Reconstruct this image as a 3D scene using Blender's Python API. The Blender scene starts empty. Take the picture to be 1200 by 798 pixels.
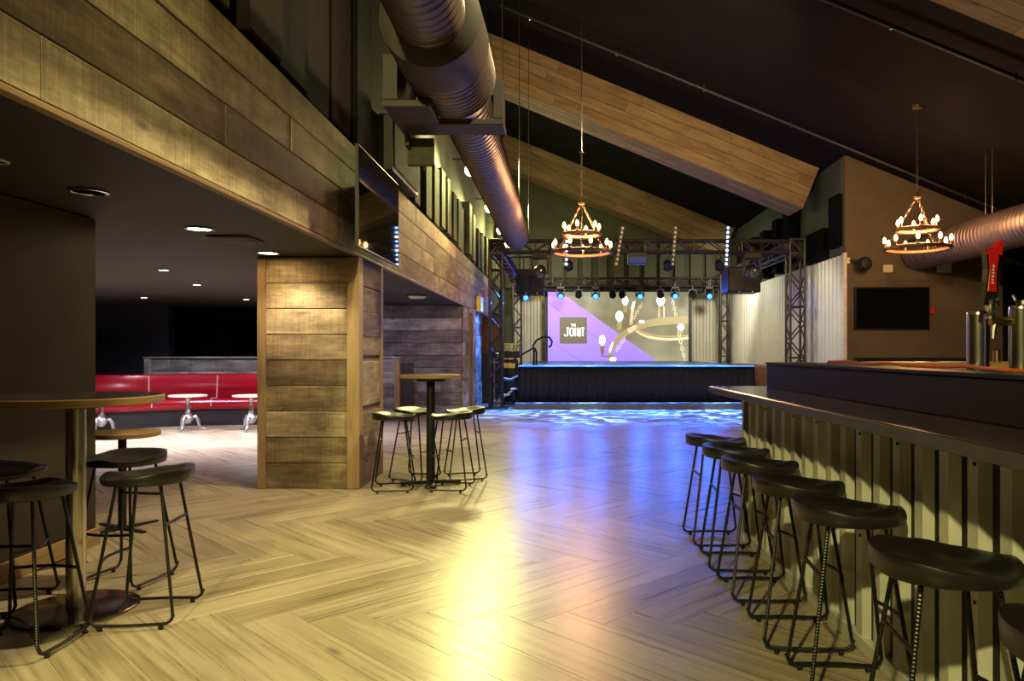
import bpy, math, random
from mathutils import Vector, Matrix
R = random.Random(7)
S = bpy.context.scene
COL = S.collection
PI = math.pi

# ------------------------------------------------------------------ camera
cam_d = bpy.data.cameras.new('camera')
cam = bpy.data.objects.new('camera', cam_d); COL.objects.link(cam)
cam.location = (0, 0, 1.3); cam.rotation_euler = (PI/2, 0, 0)
cam_d.sensor_width = 36.0; cam_d.lens = 36.0*870/1200
cam_d.shift_x = -57/1200; cam_d.shift_y = 12/1200
cam_d.clip_start = 0.05; cam_d.clip_end = 200
S.camera = cam
# ------------------------------------------------------------------ world, exposure
W = bpy.data.worlds.new('night'); S.world = W; W.use_nodes = True
W.node_tree.nodes['Background'].inputs[0].default_value = (0.02, 0.022, 0.03, 1)
W.node_tree.nodes['Background'].inputs[1].default_value = 0.5
S.view_settings.view_transform = 'Standard'; S.view_settings.look = 'None'
S.view_settings.gamma = 1; S.view_settings.use_curve_mapping = False
S.view_settings.exposure = 0.65
S.cycles.use_denoising = True
S.cycles.sample_clamp_indirect = 4.0
S.cycles.max_bounces = 8
S.cycles.caustics_reflective = False; S.cycles.caustics_refractive = False

# ------------------------------------------------------------------ lamps of the place, and added fill lamps
def lamp(name, kind, loc, power, color, size=0.1, target=None, angle=60, blend=0.5, gobo=None, spec=1.0):
    d = bpy.data.lights.new(name, kind); d.energy = power; d.color = color
    if kind in ('POINT', 'SPOT'): d.shadow_soft_size = size
    if kind == 'AREA': d.size = size
    if kind == 'SPOT': d.spot_size = math.radians(angle); d.spot_blend = blend
    d.specular_factor = spec
    o = bpy.data.objects.new(name, d); COL.objects.link(o); o.location = loc
    if target is not None:
        o.rotation_euler = (Vector(target)-Vector(loc)).to_track_quat('-Z', 'Y').to_euler()
    if gobo:
        d.use_nodes = True; nt = d.node_tree; em = nt.nodes['Emission']
        tc = nt.nodes.new('ShaderNodeTexCoord'); mp = nt.nodes.new('ShaderNodeMapping')
        mp.inputs['Scale'].default_value = gobo
        wv = nt.nodes.new('ShaderNodeTexNoise'); wv.inputs['Scale'].default_value = 4.0
        wv.inputs['Distortion'].default_value = 2.5; wv.inputs['Detail'].default_value = 1.0
        rp = nt.nodes.new('ShaderNodeValToRGB'); el = rp.color_ramp.elements
        el[0].position = .44; el[0].color = (.004, .03, .16, 1); el[1].position = .80; el[1].color = (.9, 2.0, 3.6, 1)
        e = el.new(.56); e.color = (.01, .20, 1.5, 1)
        nt.links.new(tc.outputs['Normal'], mp.inputs[0]); nt.links.new(mp.outputs[0], wv.inputs[0])
        nt.links.new(wv.outputs[0], rp.inputs[0]); nt.links.new(rp.outputs[0], em.inputs['Color'])
    return o
YEL = (1.0, 0.90, 0.34); AMB = (1.0, 0.50, 0.20); BLU = (0.03, 0.17, 1.0)
FLOODS = [(-1.6, 13.3, 4.53), (-1.6, 16.8, 4.53), (-1.6, 19.9, 4.53), (-1.6, 22.5, 4.53)]
# house floods (the lit fittings themselves are built further down); the first stands behind the viewer
lamp('flood_light.004', 'SPOT', (-1.5, -2.8, 4.5), 1250, YEL, .09, (.2, 5.5, .6), 95, .6)
lamp('flood_light', 'SPOT', (-1.55, 13.12, 4.5), 500, YEL, .22, (-.4, 5.0, 0), 105, .6)
lamp('flood_light.001', 'SPOT', (-1.55, 16.62, 4.5), 260, YEL, .14, (-.2, 10, 0), 110, .6)
lamp('flood_light.002', 'POINT', (-1.5, 19.7, 4.4), 100, YEL, .09)
lamp('flood_light.003', 'POINT', (-1.5, 22.3, 4.4), 90, YEL, .09)
# fill lamps out of view, added to brighten bar front, fascia and beam
lamp('bar_fill_light', 'SPOT', (-1.5, 3.4, 4.53), 330, YEL, .09, (1.3, 3.4, .4), 110, .8)  # added as fill for the bar front
lamp('fill_light', 'SPOT', (1.6, 5.2, 6.3), 1150, (1, .82, .40), .12, (-1.9, 5.2, 2.6), 80, .9)
lamp('fill_light.001', 'SPOT', (3.0, 9.5, 5.6), 420, (1, .76, .42), .15, (1.2, 16.0, 5.4), 90, .9)
# stage wash and blue gobo moving lights
lamp('stage_gobo', 'SPOT', (.2, 17.0, 3.3), 3300, (1, 1, 1), .03, (.3, 15.6, 0), 70, .6, (2.2, 2.2, 2.2))
lamp('stage_gobo.001', 'SPOT', (3.2, 17.0, 3.3), 3300, (1, 1, 1), .03, (3.2, 15.6, 0), 70, .6, (2.2, 2.2, 2.2))
lamp('stage_gobo.002', 'SPOT', (-.6, 17.2, 3.3), 1000, (1, 1, 1), .03, (-2.0, 16.7, .4), 60, .5, (8, 8, 8))
lamp('stage_wash', 'SPOT', (3.2, 20.2, 3.6), 180, (1, .95, .68), .2, (5.8, 21.5, 2.0), 130, .8)
lamp('stage_wash.001', 'SPOT', (.2, 20.5, 3.6), 420, (1, .92, .72), .2, (-1.0, 25.7, 2.2), 80, .8)
lamp('stage_wash.002', 'SPOT', (4.6, 20.5, 3.6), 420, (1, .92, .72), .2, (5.2, 25.7, 2.2), 80, .8)
lamp('wall_fill_light', 'SPOT', (2.6, 14.6, 3.6), 210, (1, .95, .70), .2, (5.8, 16.6, 1.7), 58, .8)  # added without a fitting, brightens the front of the corrugated wall
for i, x in enumerate((-1.1, 0, 1.11, 2.52, 3.63, 4.72)):
    lamp('moving_head_beam', 'SPOT', (x, 23.45, 2.95), 125, (.02, .17, 1.0), .08, (x*.75+.3, 10.5, 0), 42, .7)
# chandelier light
for i, (x, y) in enumerate(((.36, 12.7), (5.86, 12.2))):
    lamp('chandelier_light', 'POINT', (x, y, 3.42), 200, AMB, .30)
# downlights of the low ceiling
lamp('downlight_beam', 'SPOT', (-2.62, 5.38, 2.17), 20, (1, .80, .50), .05, (-2.62, 5.38, 0), 110, .6)
lamp('downlight_beam.001', 'SPOT', (-2.45, 6.62, 2.17), 46, (1, .80, .50), .05, (-2.45, 6.95, 0), 110, .6)
for x, y, p in ((-6.2, 10.6, 480), (-4.2, 10.8, 480), (-7.8, 10.0, 300), (-5.3, 8.2, 30)):
    lamp('lounge_beam', 'SPOT', (x, y, 2.16), p, (.95, .86, 1.0), .06, (x, y, 0), 126, .8)
lamp('half_wall_beam', 'SPOT', (-5.4, 12.75, 2.16), 62, (.90, .88, 1.0), .05, (-5.4, 12.9, 0), 150, .5)
lamp('half_wall_beam.001', 'SPOT', (-6.9, 12.3, 2.16), 44, (.90, .88, 1.0), .05, (-6.9, 12.5, 0), 150, .5)
lamp('recess_beam', 'SPOT', (-2.5, 11.9, 2.12), 70, (.66, .60, 1.0), .08, (-2.7, 12.9, 0), 150, .5)

# ------------------------------------------------------------------ mesh builder
class MB:
    def __init__(s): s.v = []; s.f = []; s.uv = []; s.sm = []; s.tone = []
    def add(s, verts, faces, uvs=None, smooth=False, tone=.5):
        b = len(s.v); s.v += [tuple(p) for p in verts]
        for i, f in enumerate(faces):
            s.f.append([b+k for k in f]); s.sm.append(smooth); s.tone.append(tone)
            s.uv.append(uvs[i] if uvs else [(0, 0)]*len(f))
    def box(s, x0, x1, y0, y1, z0, z1, off=None, tone=.5, bev=0.0, M=None):
        if off is None: off = (R.uniform(0, 50), R.uniform(0, 50))
        d = (x1-x0, y1-y0, z1-z0); L = max(range(3), key=lambda i: d[i])
        if bev <= 0:
            P = [(x, y, z) for x in (x0, x1) for y in (y0, y1) for z in (z0, z1)]
            F = [(0,1,3,2),(4,6,7,5),(0,4,5,1),(2,3,7,6),(0,2,6,4),(1,5,7,3)]
        else:
            b = min(bev, min(d)*.45)
            ring = lambda e, z: [(x0+e, y0+e, z), (x1-e, y0+e, z), (x1-e, y1-e, z), (x0+e, y1-e, z)]
            P = ring(b, z0)+ring(0, z0+b)+ring(0, z1-b)+ring(b, z1)
            F = [(3,2,1,0)]+[(4*k+i, 4*k+(i+1)%4, 4*k+4+(i+1)%4, 4*k+4+i) for k in range(3) for i in range(4)]+[(12,13,14,15)]
        UV = []
        for f in F:
            ext = [max(P[i][a] for i in f)-min(P[i][a] for i in f) for a in range(3)]
            o = [a for a in range(3) if a != L]
            w = max(o, key=lambda a: ext[a])
            if ext[L] < 1e-6: w2 = o; UV.append([(P[i][w2[0]]*.3+off[0], P[i][w2[1]]+off[1]) for i in f])
            else: UV.append([(P[i][L]+off[0], P[i][w]+off[1]) for i in f])
        if M is not None: P = [M @ Vector(p) for p in P]
        s.add(P, F, UV, False, tone); return s
    def tube(s, pts, r, n=8, closed=False, caps=True, flat=1.0):
        pts = [Vector(p) for p in pts]; m = len(pts); rs = r if isinstance(r, (list, tuple)) else [r]*m
        T = []
        for i in range(m):
            a = pts[i-1] if (i > 0 or closed) else pts[i]; b = pts[(i+1) % m] if (i < m-1 or closed) else pts[i]
            T.append((b-a).normalized())
        up = Vector((0, 0, 1)) if abs(T[0].z) < .9 else Vector((1, 0, 0))
        N = (up-T[0]*up.dot(T[0])).normalized(); V = []; U = [0]
        for i in range(m):
            N = N-T[i]*N.dot(T[i])
            if N.length < 1e-6: N = T[i].orthogonal()
            N.normalize(); B = T[i].cross(N)
            for k in range(n):
                a = 2*PI*k/n; V.append(pts[i]+(N*math.cos(a)*flat+B*math.sin(a))*rs[i])
            if i: U.append(U[-1]+(pts[i]-pts[i-1]).length)
        U.append(U[-1]+.02)
        F = []; UV = []
        for i in range(m if closed else m-1):
            j = (i+1) % m
            for k in range(n):
                q = (k+1) % n; F.append((i*n+k, i*n+q, j*n+q, j*n+k))
                UV.append([(U[i], k/n), (U[i], (k+1)/n), (U[i+1], (k+1)/n), (U[i+1], k/n)])
        s.add(V, F, UV, True)
        if caps and not closed:
            s.add(V[:n], [tuple(range(n-1, -1, -1))]); s.add(V[-n:], [tuple(range(n))])
        return s
    def lathe(s, prof, n=24, c=(0, 0, 0), M=None):
        V = []; F = []
        for r, z in prof:
            for k in range(n):
                a = 2*PI*k/n; V.append(Vector((r*math.cos(a), r*math.sin(a), z)))
        for i in range(len(prof)-1):
            for k in range(n):
                q = (k+1) % n; F.append((i*n+k, i*n+q, (i+1)*n+q, (i+1)*n+k))
        if prof[0][0] > 1e-5: F.append(tuple(range(n-1, -1, -1)))
        if prof[-1][0] > 1e-5: F.append(tuple(range((len(prof)-1)*n, len(prof)*n)))
        V = [(M @ p if M else p)+Vector(c) for p in V]
        s.add(V, F, None, True); return s
    def prism(s, poly, d0, d1, axis='y', off=None, tone=.5):
        n = len(poly); off = off or (R.uniform(0, 50), R.uniform(0, 50))
        mk = {'y': lambda p, d: (p[0], d, p[1]), 'x': lambda p, d: (d, p[0], p[1]), 'z': lambda p, d: (p[0], p[1], d)}[axis]
        V = [mk(p, d0) for p in poly]+[mk(p, d1) for p in poly]
        F = [tuple(range(n)), tuple(range(2*n-1, n-1, -1))]+[(i, n+i, n+(i+1) % n, (i+1) % n) for i in range(n)]
        uv = [(p[0]+off[0], p[1]+off[1]) for p in poly]*2
        s.add(V, F, [[uv[i] for i in f] for f in F], False, tone); return s
    def build(s, name, mat, parent=None, loc=(0, 0, 0), rot=(0, 0, 0), sharp=35):
        o = bpy.data.objects.new(name, s.mesh(name, mat, sharp)); COL.objects.link(o)
        o.location = loc; o.rotation_euler = rot
        if parent: o.parent = parent
        return o
    def mesh(s, name, mat, sharp=35):
        me = bpy.data.meshes.new(name); me.from_pydata(s.v, [], s.f)
        ul = me.uv_layers.new(name='UVMap'); fl = [c for u in s.uv for p in u for c in p]; ul.data.foreach_set('uv', fl)
        at = me.attributes.new('tone', 'FLOAT', 'FACE'); at.data.foreach_set('value', s.tone)
        me.polygons.foreach_set('use_smooth', s.sm)
        if any(s.sm): me.set_sharp_from_angle(angle=math.radians(sharp))
        me.materials.append(mat); me.update(); return me

def ob(name, me, parent=None, loc=(0, 0, 0), rot=(0, 0, 0)):
    o = bpy.data.objects.new(name, me); COL.objects.link(o); o.location = loc; o.rotation_euler = rot
    if parent: o.parent = parent
    return o
def tag(o, label, cat, group=None, kind=None):
    o['label'] = label; o['category'] = cat
    if group: o['group'] = group
    if kind: o['kind'] = kind
    return o
def thing(name, label, cat, loc=(0, 0, 0), rz=0, group=None, kind=None):
    o = bpy.data.objects.new(name, None); COL.objects.link(o); o.location = loc; o.rotation_euler = (0, 0, rz)
    o.empty_display_size = .1
    return tag(o, label, cat, group, kind)
def kids(o): return [c for c in bpy.data.objects if c.parent == o]
TREE = {}
def dup(root, loc, rz, label, group=None):
    """copy a thing, its parts and their sub-parts"""
    if root.name not in TREE: TREE[root.name] = [(c, kids(c)) for c in kids(root)]
    r = root.copy(); COL.objects.link(r); r.location = loc; r.rotation_euler = (0, 0, rz); r['label'] = label
    if group: r['group'] = group
    for c, gs in TREE[root.name]:
        d = c.copy(); COL.objects.link(d); d.parent = r
        for g in gs:
            e = g.copy(); COL.objects.link(e); e.parent = d
    return r

# ------------------------------------------------------------------ materials
def nmat(name):
    m = bpy.data.materials.new(name); m.use_nodes = True; nt = m.node_tree
    return m, nt, nt.nodes['Principled BSDF']
def mat(name, col, rough=.5, metal=0.0, var=.15, scale=8, bump=0.0, bscale=60, coat=0.0, spec=.5):
    m, nt, b = nmat(name); N = nt.nodes.new; L = nt.links.new
    tc = N('ShaderNodeTexCoord'); nz = N('ShaderNodeTexNoise'); nz.inputs['Scale'].default_value = scale; nz.inputs['Detail'].default_value = 5
    L(tc.outputs['Object'], nz.inputs[0])
    rp = N('ShaderNodeValToRGB'); e = rp.color_ramp.elements
    e[0].position = .3; e[1].position = .7
    e[0].color = tuple(c*(1-var) for c in col)+(1,); e[1].color = tuple(min(1, c*(1+var)) for c in col)+(1,)
    L(nz.outputs[0], rp.inputs[0]); L(rp.outputs[0], b.inputs['Base Color'])
    b.inputs['Roughness'].default_value = rough; b.inputs['Metallic'].default_value = metal
    b.inputs['Coat Weight'].default_value = coat; b.inputs['Specular IOR Level'].default_value = spec
    if bump:
        n2 = N('ShaderNodeTexNoise'); n2.inputs['Scale'].default_value = bscale; L(tc.outputs['Object'], n2.inputs[0])
        bp = N('ShaderNodeBump'); bp.inputs['Strength'].default_value = bump; bp.inputs['Distance'].default_value = .01
        L(n2.outputs[0], bp.inputs['Height']); L(bp.outputs[0], b.inputs['Normal'])
    return m
def emit(name, col, strength, light=False):
    m, nt, b = nmat(name); b.inputs['Base Color'].default_value = tuple(min(1, c) for c in col)+(1,)
    b.inputs['Emission Color'].default_value = tuple(col)+(1,); b.inputs['Emission Strength'].default_value = strength
    if not light: m.cycles.emission_sampling = 'NONE'
    return m
def wood(name, cols, rough=.6, gu=1.6, gv=16, knots=.5, bump=.25, sat_tone=.6, rvar=.15, coat=0, spec=.35, saw=0):
    """UV grain: u runs along the board in metres; 'tone' is per board"""
    m, nt, b = nmat(name); N = nt.nodes.new; L = nt.links.new
    uv = N('ShaderNodeUVMap'); uv.uv_map = 'UVMap'
    mp = N('ShaderNodeMapping'); mp.inputs['Scale'].default_value = (gu, gv, 1); L(uv.outputs[0], mp.inputs[0])
    n1 = N('ShaderNodeTexNoise'); n1.inputs['Scale'].default_value = 1; n1.inputs['Detail'].default_value = 7; n1.inputs['Roughness'].default_value = .65
    n1.inputs['Distortion'].default_value = .6; L(mp.outputs[0], n1.inputs[0])
    mp2 = N('ShaderNodeMapping'); mp2.inputs['Scale'].default_value = (1.1, 3.2, 1); L(uv.outputs[0], mp2.inputs[0])
    n2 = N('ShaderNodeTexNoise'); n2.inputs['Scale'].default_value = 1.3; n2.inputs['Detail'].default_value = 4; L(mp2.outputs[0], n2.inputs[0])
    mp3 = N('ShaderNodeMapping'); mp3.inputs['Scale'].default_value = (gu*2.4, gv*5, 1); L(uv.outputs[0], mp3.inputs[0])
    n3 = N('ShaderNodeTexNoise'); n3.inputs['Scale'].default_value = 1; n3.inputs['Detail'].default_value = 3; L(mp3.outputs[0], n3.inputs[0])
    at = N('ShaderNodeAttribute'); at.attribute_name = 'tone'
    def ma(op, a, c, v=None):
        x = N('ShaderNodeMath'); x.operation = op
        for i, q in enumerate((a, c)):
            if isinstance(q, (int, float)): x.inputs[i].default_value = q
            else: L(q, x.inputs[i])
        return x.outputs[0]
    g = ma('MULTIPLY', n1.outputs[0], .55); g = ma('ADD', g, ma('MULTIPLY', n2.outputs[0], .30)); g = ma('ADD', g, ma('MULTIPLY', n3.outputs[0], .20))
    g = ma('ADD', g, ma('MULTIPLY', ma('SUBTRACT', at.outputs['Fac'], .5), sat_tone*.5))
    rp = N('ShaderNodeValToRGB'); el = rp.color_ramp.elements
    pos = [.28, .46, .60, .78]; el[0].position = pos[0]; el[0].color = cols[0]+(1,); el[1].position = pos[3]; el[1].color = cols[3]+(1,)
    for p, c in ((pos[1], cols[1]), (pos[2], cols[2])):
        e = el.new(p); e.color = c+(1,)
    L(g, rp.inputs[0]); col = rp.outputs[0]
    if knots:
        mk = N('ShaderNodeMapping'); mk.inputs['Scale'].default_value = (1.7, 4.2, 1); L(uv.outputs[0], mk.inputs[0])
        vo = N('ShaderNodeTexVoronoi'); vo.inputs['Scale'].default_value = 1.0; L(mk.outputs[0], vo.inputs[0])
        kr = N('ShaderNodeValToRGB'); kr.color_ramp.elements[0].position = .03; kr.color_ramp.elements[0].color = (1-knots,)*3+(1,)
        kr.color_ramp.elements[1].position = .13; kr.color_ramp.elements[1].color = (1, 1, 1, 1); L(vo.outputs['Distance'], kr.inputs[0])
        mx = N('ShaderNodeMix'); mx.data_type = 'RGBA'; mx.blend_type = 'MULTIPLY'; mx.inputs[0].default_value = 1
        L(col, mx.inputs[6]); L(kr.outputs[0], mx.inputs[7]); col = mx.outputs[2]
    if saw:                                                   # saw marks across the board and worn patches
        ms = N('ShaderNodeMapping'); ms.inputs['Scale'].default_value = (60, 2.0, 1); L(uv.outputs[0], ms.inputs[0])
        sn = N('ShaderNodeTexNoise'); sn.inputs['Scale'].default_value = 1; sn.inputs['Detail'].default_value = 2; L(ms.outputs[0], sn.inputs[0])
        mw = N('ShaderNodeMapping'); mw.inputs['Scale'].default_value = (2.2, 5, 1); L(uv.outputs[0], mw.inputs[0])
        wn = N('ShaderNodeTexNoise'); wn.inputs['Scale'].default_value = 1; wn.inputs['Detail'].default_value = 6; wn.inputs['Roughness'].default_value = .7; L(mw.outputs[0], wn.inputs[0])
        sm_ = N('ShaderNodeMapRange'); sm_.inputs['From Min'].default_value = .3; sm_.inputs['From Max'].default_value = .7; sm_.inputs['To Min'].default_value = 1-saw*.55; sm_.inputs['To Max'].default_value = 1+saw*.5; L(sn.outputs[0], sm_.inputs[0])
        w2 = N('ShaderNodeMapRange'); w2.inputs['From Min'].default_value = .3; w2.inputs['From Max'].default_value = .7; w2.inputs['To Min'].default_value = 1-saw*1.9; w2.inputs['To Max'].default_value = 1+saw*1.2; L(wn.outputs[0], w2.inputs[0])
        pr = ma('MULTIPLY', sm_.outputs[0], w2.outputs[0])
        mx = N('ShaderNodeMix'); mx.data_type = 'RGBA'; mx.blend_type = 'MULTIPLY'; mx.inputs[0].default_value = 1
        L(col, mx.inputs[6]); L(pr, mx.inputs[7]); col = mx.outputs[2]
    L(col, b.inputs['Base Color'])
    b.inputs['Specular IOR Level'].default_value = spec; b.inputs['Coat Weight'].default_value = coat
    rr = N('ShaderNodeMapRange'); rr.inputs['To Min'].default_value = rough-rvar; rr.inputs['To Max'].default_value = rough+rvar
    L(n1.outputs[0], rr.inputs[0]); L(rr.outputs[0], b.inputs['Roughness'])
    bp = N('ShaderNodeBump'); bp.inputs['Strength'].default_value = bump; bp.inputs['Distance'].default_value = .004
    L(g, bp.inputs['Height']); L(bp.outputs[0], b.inputs['Normal'])
    return m

M_floor = wood('floor_oak', [(.07,.053,.034), (.24,.192,.128), (.37,.31,.22), (.48,.415,.31)], rough=.30, gu=.8, gv=30, knots=.6, bump=.3, sat_tone=.18, rvar=.14, spec=.42)
M_barn = wood('barn_wood', [(.085,.058,.036), (.21,.150,.085), (.35,.268,.160), (.50,.41,.27)], rough=.72, gu=1.2, gv=9, knots=.65, bump=.5, sat_tone=.65, saw=.34)
M_grey = wood('grey_barn_wood', [(.085,.075,.070), (.19,.172,.16), (.30,.28,.26), (.44,.42,.39)], rough=.75, gu=1.2, gv=9, knots=.6, bump=.5, sat_tone=.7, saw=.35)
M_trim = wood('trim_wood', [(.13,.082,.040), (.24,.155,.078), (.33,.22,.115), (.42,.30,.17)], rough=.6, gu=1.5, gv=20, knots=.2, bump=.3, sat_tone=.5)
M_beam = wood('beam_wood', [(.09,.060,.028), (.19,.130,.064), (.28,.200,.104), (.37,.28,.155)], rough=.75, gu=1.0, gv=10, knots=.5, bump=.4, sat_tone=.32)
M_top = wood('table_edge_wood', [(.11,.062,.026), (.22,.13,.055), (.30,.19,.085), (.40,.27,.13)], rough=.45, gu=3, gv=30, knots=.2, bump=.2)
M_slab = mat('subfloor_dark', (.075,.055,.038), .8)
M_black = mat('black_paint', (.012,.012,.014), .55, 0, .2)
M_roof = mat('roof_black', (.0065,.0058,.0068), .9, 0, .25, 2, spec=.08)
M_lowceil = mat('low_ceiling_paint', (.013,.010,.010), .7, 0, .15, 3, .15, 120)
M_darkwall = mat('brown_black_wall', (.020,.013,.008), .65, 0, .12, 6, .1, 150)
M_navy = mat('navy_black_wall', (.016,.017,.026), .6, 0, .15)
M_tvwall = mat('taupe_wall', (.105,.082,.064), .75, 0, .08, 4, .08, 200)
M_upper = mat('olive_upper_wall', (.060,.072,.040), .8, 0, .12, 3)
M_acoust = mat('black_acoustic_cloth', (.0045,.004,.004), .9, 0, .3, 30, .3, 400, spec=.08)
M_fin = mat('olive_grey_fin_cloth', (.10,.10,.070), .9, 0, .15, 20, .3, 300, spec=.08)
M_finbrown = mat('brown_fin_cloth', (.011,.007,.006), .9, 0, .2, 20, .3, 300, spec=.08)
M_corr = mat('galvanised_sheet', (.50,.49,.43), .45, .2, .12, 5, .05, 40)
M_corr2 = mat('pale_corrugated_sheet', (.56,.54,.46), .5, .1, .08, 3)
M_galv = mat('duct_metal', (.17,.135,.14), .46, .8, .18, 4, .05, 30)
M_galvd = mat('duct_wrap', (.07,.062,.058), .6, .3, .15, 4)
M_steel = mat('brushed_steel', (.62,.58,.53), .22, 1, .08, 30)
M_plate = mat('dark_steel_plate', (.30,.27,.24), .22, 1, .1, 20)
M_seat = mat('black_painted_seat', (.0075,.0068,.0062), .38, 0, .25, 10, .04, 80, 0)
M_truss = mat('truss_metal', (.045,.038,.036), .42, .6, .2, 10)
M_plastic = mat('black_plastic', (.011,.011,.012), .45, 0, .2, spec=.25)
M_screen = mat('tv_glass', (.004,.004,.005), .03, 0, .1, 3, spec=.3)
M_tvedge = mat('tv_bezel', (.025,.024,.022), .35, .3)
M_white = mat('white_plastic', (.62,.60,.55), .5)
M_top2 = mat('slate_countertop', (.026,.018,.015), .27, 0, .35, 6, .03, 60, .2)
M_edge = mat('counter_edge_grey', (.045,.045,.048), .42, .2, .15, 15)
M_riser = mat('bar_riser_black', (.009,.007,.009), .5, 0, .2, 8, spec=.25)
M_tabtop = mat('dark_tabletop', (.030,.022,.018), .22, 0, .3, 8)
M_velvet = mat('stage_skirt_cloth', (.0045,.005,.008), .85, 0, .3, 15)
M_stage = mat('stage_deck', (.030,.032,.040), .35, 0, .2)
M_step = mat('stage_step_board', (.10,.085,.066), .6, 0, .2)
M_curtain = mat('brown_curtain', (.17,.085,.060), .85, 0, .2, 10)
M_red = mat('red_vinyl', (.29,.003,.014), .24, 0, .10, 4, .02, 60, .1)
M_pipe = mat('white_piping', (.65,.45,.45), .4)
M_blkgloss = mat('banquette_plinth', (.018,.018,.024), .28, 0, .2)
M_cast = mat('cast_iron_silver', (.38,.39,.41), .35, .85, .15, 25)
M_cafe = mat('pale_cafe_top', (.55,.45,.36), .4, 0, .1)
M_ring = mat('chandelier_rust', (.20,.105,.060), .5, .6, .3, 20)
M_chain = mat('chain_metal', (.14,.095,.065), .45, .8, .2, 20)
M_brass = mat('brass', (.55,.36,.14), .28, 1, .1)
M_copper = wood('bar_ledge_wood', [(.17,.080,.026), (.30,.15,.05), (.40,.21,.08), (.5,.28,.12)], rough=.4, gu=2, gv=20, knots=.1)
M_tapred = mat('tap_red', (.45,.010,.014), .25, 0, .1, 10, 0, 60, .4)
M_orange = mat('orange_cable', (.55,.10,.012), .5)
M_yell = mat('exit_sign_yellow', (.75,.60,.10), .45)
M_redsw = mat('red_call_point', (.55,.035,.02), .4)
M_glassy = mat('lens_glass', (.03,.03,.035), .08, 0, .1, 5, 0, 60, 1)
E_bulb = emit('bulb_glow', (1.0, .50, .16), 12)
E_flood = emit('flood_glow', (1.0, .92, .42), 16)
E_down = emit('downlight_glow', (1.0, .88, .66), 9)
E_downw = emit('lounge_downlight_glow', (1.0, .90, .95), 9)
E_blue = emit('blue_lens_glow', (.0015, .013, 1.0), 70, True)
E_led = emit('led_bar_blue', (.12, .28, 1.0), 14)
E_ledw = emit('led_white', (.75, .80, 1.0), 14)
E_strip = emit('stage_edge_blue', (.05, .30, 1.0), 1.3)
# rebar: ribbed black rod
M_rebar, nt, b = nmat('black_rebar')
b.inputs['Base Color'].default_value = (.008, .0075, .007, 1); b.inputs['Roughness'].default_value = .34; b.inputs['Metallic'].default_value = .3
uvn = nt.nodes.new('ShaderNodeUVMap'); wv = nt.nodes.new('ShaderNodeTexWave'); wv.inputs['Scale'].default_value = 28; wv.bands_direction = 'X'
bp = nt.nodes.new('ShaderNodeBump'); bp.inputs['Strength'].default_value = .4; bp.inputs['Distance'].default_value = .003
nt.links.new(uvn.outputs[0], wv.inputs[0]); nt.links.new(wv.outputs[0], bp.inputs['Height']); nt.links.new(bp.outputs[0], b.inputs['Normal'])

# ================================================================== STRUCTURE
def struct(o, label, cat): return tag(o, label, cat, None, 'structure')

# ---------------- floor: herringbone of long planks laid on a slab
floor = MB().box(-11, 12, -4, 28, -.2, -.008).build('floor', M_slab)
struct(floor, 'wide herringbone wood plank floor across the whole hall', 'floor')
w = .244; n = 6; Lp = w*n; gap = .0008
def plank_mb(mb, x0, x1, y0, y1, M=None, tone=None):
    mb.box(x0+gap, x1-gap, y0+gap, y1-gap, -.012, 0, tone=R.random() if tone is None else tone, bev=.0012, M=M)
POOL = []
for k in range(28):
    q = MB(); plank_mb(q, -Lp/2, Lp/2, -w/2, w/2, tone=k/27); POOL.append(q.mesh('floor_plank', M_floor))
ax, ay = -.3148, 3.70                       # an apex of the zigzag seen in the photograph
rot = Matrix.Rotation(-PI/4, 4, 'Z')
base = Matrix.Translation((ax-.7071*w, ay-.7071*w, 0)) @ Matrix.Rotation(-PI/4, 4, 'Z')
def inside(p):
    if p.y < -1.2 or p.y > 26 or p.x < -10.5 or p.x > 9.2: return False
    if p.x < -3.2 and p.y < 4.2: return False
    if p.x > 2.6 and p.y < 5.5: return False
    return True
def hidden(p):
    if p.x > 1.25 and p.y < 5.0: return True
    if p.y < 2.2: return True
    if p.x < -3.25 and p.y < 5.0: return True
    if p.y > 17.2: return True
    px = 657+870*p.x/p.y; return px < -60 or px > 1000
cells = []
for k in range(-130, 130):
    for m_ in range(-12, 13):
        x0 = k+2*n*m_
        c = base @ Vector(((x0+n/2)*w, (k+.5)*w, 0)); cells.append((c, -PI/4))
        y0 = k-2*n+1+2*n*m_
        c2 = base @ Vector(((k+.5)*w, (y0+n/2)*w, 0)); cells.append((c2, PI/4))
cells = [c for c in cells if inside(c[0])]
cells.sort(key=lambda c: (hidden(c[0]), c[0].y))
for c, a in cells[:298]:
    ob('floor_plank', R.choice(POOL), floor, c, (0, 0, a))
rest = MB()
for c, a in cells[298:]:
    plank_mb(rest, -Lp/2, Lp/2, -w/2, w/2, Matrix.Translation(c) @ Matrix.Rotation(a, 4, 'Z'))
o = rest.build('far_floor_planks', M_floor, floor); o['kind'] = 'stuff'

# ---------------- roof plane, falling to the right
def zroof(x): return 7.7175-.41*x
th = math.atan(.41); cth = math.cos(th)
roof = MB().prism([(-2.7, zroof(-2.7)), (12.2, zroof(12.2)), (12.2, zroof(12.2)+.25), (-2.7, zroof(-2.7)+.25)], -4.2, 28, 'y').build('ceiling', M_roof)
struct(roof, 'black sloping roof deck falling from left to right', 'ceiling')

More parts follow.
